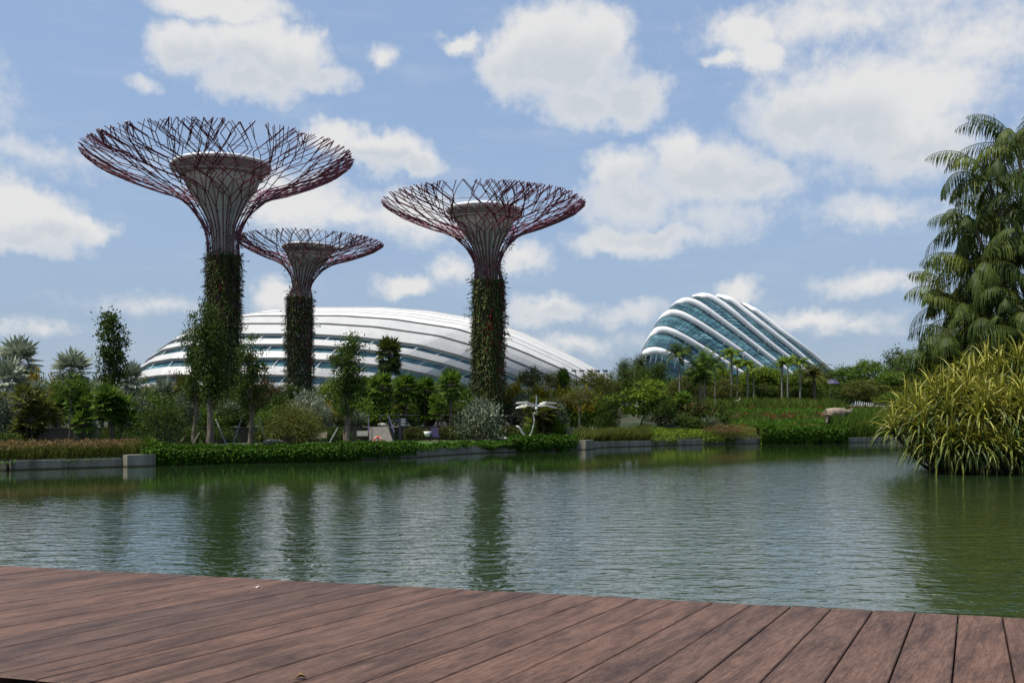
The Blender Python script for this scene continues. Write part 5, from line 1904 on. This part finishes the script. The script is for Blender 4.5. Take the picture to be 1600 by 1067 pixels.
def animal(name, label, px, py_base, Y, L, mat, face=1, kind='rhino', zb=None):
    """a statue: one continuous skinned body standing on the slope"""
    X = (px - 800) / F_PX * Y
    z0 = EYE - (py_base - HORIZON) / F_PX * Y if zb is None else zb
    s = L
    if kind == 'rhino':
        V = [(-.36, 0, .42, .19), (-.2, 0, .44, .235), (0, 0, .43, .24), (.2, 0, .46, .225), (.33, 0, .47, .16), (.44, 0, .47, .12), (.55, 0, .46, .085), (.63, 0, .45, .06)]
        E = [(i, i + 1) for i in range(7)]
        for bi, (lx, sw, dx) in ((1, (-.3, 1, .02)), (1, (-.34, -1, -.05)), (3, (.2, 1, .16)), (3, (.22, -1, .03))):
            k = len(V)
            V += [(lx, sw * .11, .3, .12), (lx + dx * .6 + (.03 if bi == 1 else -.01), sw * .115, .16, .07), (lx + dx, sw * .12, .03, .062), (lx + dx + .03, sw * .12, .0, .06)]
            E += [(bi, k), (k, k + 1), (k + 1, k + 2), (k + 2, k + 3)]
    else:
        V = [(-.3, 0, .62, .08), (-.1, 0, .63, .1), (.15, 0, .64, .1), (.27, 0, .76, .055), (.34, 0, .88, .05), (.46, 0, .86, .03)]
        E = [(i, i + 1) for i in range(5)]
        for bi, (lx, sw, dx) in ((0, (-.3, 1, -.14)), (0, (-.28, -1, .04)), (2, (.16, 1, .16)), (2, (.15, -1, -.03))):
            k = len(V)
            V += [(lx, sw * .06, .45, .05), (lx + dx * .5 + (.03 if bi == 0 else 0), sw * .06, .24, .032), (lx + dx, sw * .06, .0, .026)]
            E += [(bi, k), (k, k + 1), (k + 1, k + 2)]
    me = bpy.data.meshes.new('body')
    me.from_pydata([(v[0] * s * face, v[1] * s, v[2] * s) for v in V], E, [])
    o = bpy.data.objects.new('body', me)
    C.objects.link(o)
    o.modifiers.new('skin', 'SKIN').use_smooth_shade = True
    for i, v in enumerate(V):
        me.skin_vertices[0].data[i].radius = (v[3] * s, v[3] * s)
    me.skin_vertices[0].data[1].use_root = True
    sub = o.modifiers.new('sub', 'SUBSURF')
    sub.levels = sub.render_levels = 2
    me.materials.append(mat)
    root = thing(name, label, 'sculpture', (X, Y, z0))
    o.parent = root
    g = Geo()
    if kind == 'rhino':
        for hx, hz, hl, rr in ((.64, .48, .2, .035), (.54, .52, .1, .03)):
            a = np.array([hx * face, 0, hz]) * s
            g.tube(np.array([a, a + np.array([.05 * face, 0, hl * .6]) * s, a + np.array([.11 * face, 0, hl]) * s]), [rr * s, rr * .6 * s, .005], 8)
        g.build('horn', mat, root, smooth=True)
    g = Geo()
    for sw in (-1, 1):
        ex, ez = (.37, .60) if kind == 'rhino' else (.33, .93)
        a = np.array([ex * face, sw * .07, ez]) * s
        g.tube(np.array([a, a + np.array([-.02 * face, sw * .02, .07]) * s]), [.03 * s, .008 * s], 6)
    g.build('ears', mat, root, smooth=True)
    g = Geo()
    tx, tz = (-.42, .5) if kind == 'rhino' else (-.36, .66)
    g.tube(np.array([[tx * face, 0, tz], [(tx - .1) * face, 0, tz - .1], [(tx - .12) * face, 0, tz - .24]]) * s, [.03 * s, .018 * s, .01 * s], 6)
    g.build('tail', mat, root, smooth=True)
    return root


M['statue'] = mat_noise('statue', (.17, .125, .09), (.28, .215, .16), 2.5, .8, None, .3)
M['statue_pale'] = mat_noise('statue_pale', (.5, .42, .36), (.66, .58, .5), 3, .8)
animal('rhino_statue', 'tan rhinoceros statue standing in the greenery by the right hedge', 1305, 661.5, 102, 2.6, M['statue'])
animal('animal_statue', 'small pale animal statue at the left top of the flower meadow', 1151, 636, 125, 1.25, M['statue_pale'], kind='deer')


def bench():
    Y = 71.5
    root = thing('park_bench', 'weathered wooden bench on the lawn edge between bamboo and paperbark', 'bench', (*at(494, 690, Y)[:2], gz(494, Y)), -.55)
    for i in range(5):
        g = Geo()
        g.box((0, -.22 + i * .11, .45), (1.5, .09, .035))
        g.build('seat_slat', M['wood_bench'], root)
    for i in range(4):
        g = Geo()
        g.box((0, .30 + i * .035, .56 + i * .105), (1.5, .03, .09), rx=-.3)
        g.build('back_slat', M['wood_bench'], root)
    for x in (-.62, .62):
        g = Geo()
        g.box((x, -.2, .215), (.05, .05, .43))
        g.build('leg', M['dark_metal'], root)
        g = Geo()
        g.box((x, .27, .215), (.05, .05, .43))
        g.tube(np.array([[x, .27, .43], [x, .44, .95]]), .03, 4)
        g.build('leg', M['dark_metal'], root)
        g = Geo()
        g.box((x, .02, .415), (.05, .5, .03))
        g.build('seat_frame', M['dark_metal'], root)


bench()


def seats():
    for (px, Y, r_, mat, lb) in ((427, 68.0, (.78, .5, .26), 'stone_dark', 'dark grey pebble shaped stone seat left of the weeping bamboo'),
                                 (782, 85.0, (.72, .5, .2), 'stone', 'pale pebble shaped stone seat left of the dragonfly stalk'),
                                 (826, 86.5, (.68, .5, .24), 'stone', 'pale pebble shaped stone seat behind the dragonfly stalk')):
        g = Geo()
        g.ellipsoid((0, 0, 0), r_, 28, 14, power=.85)
        o = g.build('stone_seat', M[mat], smooth=True)
        o.location = (*at(px, 0, Y)[:2], gz(px, Y) + r_[2] * .85)
        tag(o, lb, 'stone seat')
    g = Geo()
    r = np.random.default_rng(4)
    g.ellipsoid((0, 0, 0), (.62, .5, .36), 20, 12, power=.9)
    V = g.v[0]
    g.v[0] = V * (1 + .06 * patchy(V[:, :1][:, 0] * 4, V[:, 2] * 5, 3))[:, None]
    o = g.build('boulder', mat_noise('boulder_white', (.5, .48, .44), (.7, .68, .63), 3, .8, None, .3), smooth=True)
    Y = 76
    o.location = (*at(141, 0, Y)[:2], gz(141, Y) + .2)
    tag(o, 'white rounded boulder on the terrace among the left palms', 'boulder')
    g = Geo()
    g.ellipsoid((0, 0, 0), (.42, .35, .2), 20, 10, power=.9)
    o = g.build('boulder', M['stone'], smooth=True)
    Y = 88.5
    o.location = (*at(597, 0, Y)[:2], gz(597, Y) + .15)
    tag(o, 'small pale boulder at the head of the ramp', 'boulder')


seats()


def life_ring():
    Y = 66.2
    root = thing('life_ring', 'red life ring on a short post above the hedge', 'life ring', (*at(590.5, 0, Y)[:2], gz(590, Y)))
    g = Geo()
    a = np.linspace(0, 2 * np.pi, 41)
    c = np.array([0, 0, .42])
    n = 41
    ring = np.stack([.235 * np.cos(a), 0 * a - .06, .235 * np.sin(a)], -1) + c
    mi = 0
    g.tube(ring, .062, 8, cap=False)
    ro = g.build('ring', M['ring_red'], root, smooth=True)
    for k in range(4):
        b = k * math.pi / 2 + .6
        q = np.linspace(b, b + .3, 5)
        g = Geo()
        g.tube(np.stack([.235 * np.cos(q), 0 * q - .06, .235 * np.sin(q)], -1) + c, .066, 8)
        g.build('band', M['white_paint'], ro, smooth=True)
    g = Geo()
    g.box((0, .03, .32), (.07, .05, .68))
    g.box((0, .0, .64), (.2, .03, .06))
    g.build('post', M['dark_metal'], root)


life_ring()


def ramp_and_rails():
    # the stepped ramp from the lawn to the terrace
    Yb, Yt = 77.3, 82.3
    xb0, xb1 = at(577, 0, Yb)[0], at(614, 0, Yb)[0]
    xt0, xt1 = at(577, 0, Yt)[0], at(606, 0, Yt)[0]
    g = Geo()
    n = 8
    z0, z1 = .53, 1.76
    rows = []
    for i in range(n):
        f0, f1 = i / n, (i + 1) / n
        z = z0 + (z1 - z0) * f1
        for f, zz in ((f0, z - (z1 - z0) / n), (f0, z), (f1, z)):
            rows.append([[xb0 + (xt0 - xb0) * f, Yb + (Yt - Yb) * f, zz], [xb1 + (xt1 - xb1) * f, Yb + (Yt - Yb) * f, zz]])
    rows = np.array(rows)
    left, right = rows[:, 0].copy(), rows[:, 1].copy()
    left[:, 2] = right[:, 2] = .2
    g.grid(np.stack([left, rows[:, 0], rows[:, 1], right], 1)[:, ::-1])
    tag(g.build('garden_steps', M['paving']), 'pale shallow garden steps rising from the lawn to the terrace', 'steps')
    for (xa, xc, lb) in ((xb1 + .08, xt1 + .08, 'purple handrail on the right of the garden steps'), (xb0 - .08, xt0 - .08, 'purple handrail on the left of the garden steps')):
        root = thing('handrail', lb, 'handrail', (xa, Yb, .53))
        O = np.array([xa, Yb, .53])
        g = Geo()
        g.tube(np.array([[xa, Yb, 1.3], [xa, Yb + .05, 1.42], [xc, Yt, 2.68], [xc, Yt + .6, 2.68]]) - O, .04, 6)
        g.build('rail', M['purple'], root)
        for f in np.linspace(.02, .98, 4):
            p = np.array([xa + (xc - xa) * f, Yb + (Yt - Yb) * f, 0])
            zb = z0 + (z1 - z0) * f
            g = Geo()
            g.tube(np.array([[p[0], p[1], zb - .1], [p[0], p[1], 1.40 + (2.66 - 1.40) * f]]) - O, .035, 6)
            g.build('post', M['navy'], root)
    # terrace fence right of the signpost
    for (px0, px1, lb) in ((606, 664, 'thin dark terrace fence between the steps and orange cone'), (690, 800, 'dark terrace fence below the middle steel tree')):
        x0, x1 = at(px0, 0, 88)[0], at(px1, 0, 92)[0]
        root = thing('terrace_fence', lb, 'fence', (x0, float(terr(x0)) + .5, 1.72))
        O = np.array([x0, float(terr(x0)) + .5, 1.72])
        xs_ = np.linspace(x0, x1, max(3, int((x1 - x0) / 1.5)))
        pts = np.array([[x, float(terr(x)) + .5, 1.72] for x in xs_])
        for p in pts:
            g = Geo()
            g.box(p - O + [0, 0, .52], (.06, .06, 1.08))
            g.build('post', M['dark_metal'], root)
        for h in (.3, .66, 1.04):
            g = Geo()
            g.tube(pts - O + [0, 0, h], .025 if h < 1 else .035, 5)
            g.build('rail', M['dark_metal'], root)


ramp_and_rails()


def signpost():
    Y = 80.5
    root = thing('signpost', 'dark blue wayfinding signpost with two panels beside the garden steps', 'sign', (*at(625, 0, Y)[:2], gz(625, Y)))
    g = Geo()
    g.box((0, 0, 1.0), (.16, .12, 2.0))
    g.build('post', M['navy'], root)
    g = Geo()
    g.box((.26, -.02, 1.62), (.62, .07, .72))
    pn = g.build('panel', M['navy'], root)
    g = Geo()
    r = random.Random(9)
    for i in range(5):
        L = .5 - r.uniform(0, .12)
        g.box((.02 + L / 2, -.058, 1.9 - i * .13), (L * .9, .004, .035))
    # rows of small pale lettering too small to read in the photo
    g.build('lettering', M['white_paint'], pn)
    g = Geo()
    g.box((-.28, -.02, 1.80), (.42, .06, .2))
    g.build('panel', M['navy'], root)
    # glass-topped board by the left of the steps
    Y = 79.0
    root = thing('notice_board', 'low pale notice board left of the garden steps', 'sign', (*at(567, 0, Y)[:2], gz(567, Y)))
    g = Geo()
    g.box((0, 0, .72), (1.0, .06, .42))
    g.build('panel', M['stone'], root)
    for x in (-.45, .45):
        g = Geo()
        g.box((x, .04, .45), (.06, .05, .92))
        g.build('post', M['dark_metal'], root)


signpost()


def chairs():
    Y = 82.5
    root = thing('lounge_chair', 'purple high backed chair on the lawn right of the signpost', 'chair', (*at(680, 0, Y)[:2], gz(680, Y)), .25)
    g = Geo()
    g.box((0, .22, .72), (.62, .07, .95), rx=-.18)
    g.build('backrest', M['purple'], root)
    g = Geo()
    g.box((0, -.1, .36), (.62, .6, .08))
    g.build('seat', M['purple'], root)
    for x in (-.36, .36):
        g = Geo()
        g.box((x, -.05, .5), (.08, .6, .05))
        g.build('armrest', M['purple'], root)
        for y in (-.3, .2):
            g = Geo()
            g.box((x, y, .235), (.05, .05, .47))
            g.build('leg', M['dark_metal'], root)
    root = thing('tub_chair', 'white tub chair with thin legs left of the purple chair', 'chair', (*at(668, 0, Y)[:2], gz(668, Y)))
    g = Geo()
    g.lathe([(.02, .40), (.20, .40), (.26, .55), (.34, .84), (.31, .84), (.23, .56), (.02, .5)], 20)
    g.build('shell', M['white_paint'], root, smooth=True)
    for k in range(4):
        a = k * math.pi / 2 + .78
        g = Geo()
        g.tube(np.array([[.16 * math.cos(a), .16 * math.sin(a), .42], [.24 * math.cos(a), .24 * math.sin(a), -.02]]), .018, 5)
        g.build('leg', M['dark_metal'], root)
    Y = 90.5
    root = thing('traffic_cone', 'orange traffic cone on the terrace by the dark fence', 'traffic cone', (*at(685.5, 0, Y)[:2], gz(685, Y)))
    g = Geo()
    g.lathe([(.17, .03), (.13, .22)], 16)
    g.lathe([(.095, .37), (.035, .62), (.0, .62)], 16)
    g.build('body', M['orange'], root, smooth=True)
    g = Geo()
    g.lathe([(.13, .22), (.095, .37)], 16)
    g.build('band', M['white_paint'], root, smooth=True)
    g = Geo()
    g.box((0, 0, .015), (.4, .4, .03))
    g.build('base', M['orange'], root)
    # two wheeled bins of dark blue by the tree right of the dragonfly
    Y = 88
    root = thing('litter_bin', 'dark blue litter bin right of the dragonfly by the bare trunk', 'litter bin', (*at(890, 0, Y)[:2], gz(890, Y)))
    g = Geo()
    g.box((0, 0, .5), (.55, .55, 1.0))
    g.build('body', M['navy'], root)
    g = Geo()
    g.box((0, 0, 1.06), (.6, .6, .1))
    g.build('lid', M['purple'], root)


chairs()


M['pole_grey'] = mat_noise('pole_grey', (.10, .11, .11), (.2, .21, .21), 4, .6)


def poles():
    for (a, b, lb, grp) in (((337, 655), (356, 695), 'grey support pole leaning left beside the first paperbark', None), ((378, 652), (362, 695), 'grey support pole leaning right beside the leaning paperbark', None),
                            ((312, 676), (297, 698), 'brown support pole at the left foot of the first paperbark', None), ((404, 652), (419, 690), 'grey support pole right of the leaning paperbark', None),
                            ((528, 668), (510, 688), 'grey support pole between the bench and twin paperbark', None), ((290, 680), (276, 699), 'brown support pole under the dense dark shrub', None), ((154, 676), (150, 688), 'short pale support pole by the white boulder', None)):
        Yb = 66.0 if a[0] > 200 else 66
        p, q = at(*a, Yb + 1.2), at(*b, Yb)
        q[2] = gz(b[0], Yb) - .1
        g = Geo()
        g.tube(np.array([q, p]) - q, .045, 6)
        o = g.build('support_pole', M['pole_grey'] if 'grey' in lb else M['bark_pale'])
        o.location = q
        tag(o, lb, 'pole', grp)
    # white posts by the far path
    for i in range(9):
        px = 1337 + i * 3.4
        Y = 134 - i * .4
        g = Geo()
        g.lathe([(.06, -.4), (.06, .85), (.04, .95), (0, .97)], 8)
        o = g.build('bollard', M['white_paint'])
        o.location = (*at(px, 0, Y)[:2], gz(px, Y))
        tag(o, 'white bollard in the row along the far path', 'bollard', 'white bollards along the far path')
    Y = 150
    root = thing('garden_umbrella', 'small purple umbrella under the trees right of the date palm', 'umbrella', (*at(1299, 0, Y)[:2], gz(1299, Y)))
    zt = at(0, 592, Y)[2] - gz(1299, Y)
    g = Geo()
    g.lathe([(.02, zt), (.8, zt - .3), (1.45, zt - .75), (1.42, zt - .8), (.8, zt - .38), (.02, zt - .1)], 8)
    g.build('canopy', M['purple'], root)
    g = Geo()
    g.tube(np.array([[0, 0, -.3], [0, 0, zt]]), .04, 6)
    g.build('pole', M['dark_metal'], root)


poles()


def litter():
    def on_deck(px, py, z=1.45):
        Y = (EYE - z) * F_PX / (py - HORIZON)
        return np.array([(px - 800) / F_PX * Y, Y, z])
    g = Geo()
    n = 9
    t = np.linspace(0, 1, n)
    mid = np.stack([.042 * (t - .5), .008 * np.sin(t * 3), .004 + .006 * np.sin(t * np.pi)], -1)
    w = .011 * np.sin(np.pi * np.clip(t * .94 + .03, 0, 1))
    rows = [mid + np.stack([0 * t, s * w, abs(s) * w * .9], -1) for s in (-1, -.5, 0, .5, 1)]
    g.grid(np.array(rows).transpose(1, 0, 2))
    g.grid(np.array(rows).transpose(1, 0, 2)[:, ::-1] - [0, 0, .001])
    g.tube(np.array([[-.021, 0, .005], [-.033, .004, .004]]), .0012, 5)
    o = g.build('dry_leaf', mat_noise('dry_leaf', (.08, .04, .015), (.32, .18, .05), 60, .6), smooth=True)
    o.location = on_deck(470, 1061)
    o.rotation_euler = (0, 0, .35)
    tag(o, 'curled dry brown leaf on the near edge of the deck', 'leaf')
    g = Geo()
    g.grid(np.array([[[x, y, .003 + .004 * math.sin(6 * x / .03 + y * 90)] for y in np.linspace(-.008, .008, 4)] for x in np.linspace(-.02, .02, 8)]))
    g.grid(np.array([[[x, y, .001 + .002 * math.sin(6 * x / .03 + y * 90)] for y in np.linspace(.008, -.008, 4)] for x in np.linspace(-.02, .02, 8)]))
    o = g.build('paper_scrap', M['white_paint'])
    o.location = on_deck(402, 917)
    tag(o, 'tiny white scrap on the deck near the water edge', 'scrap')


litter()
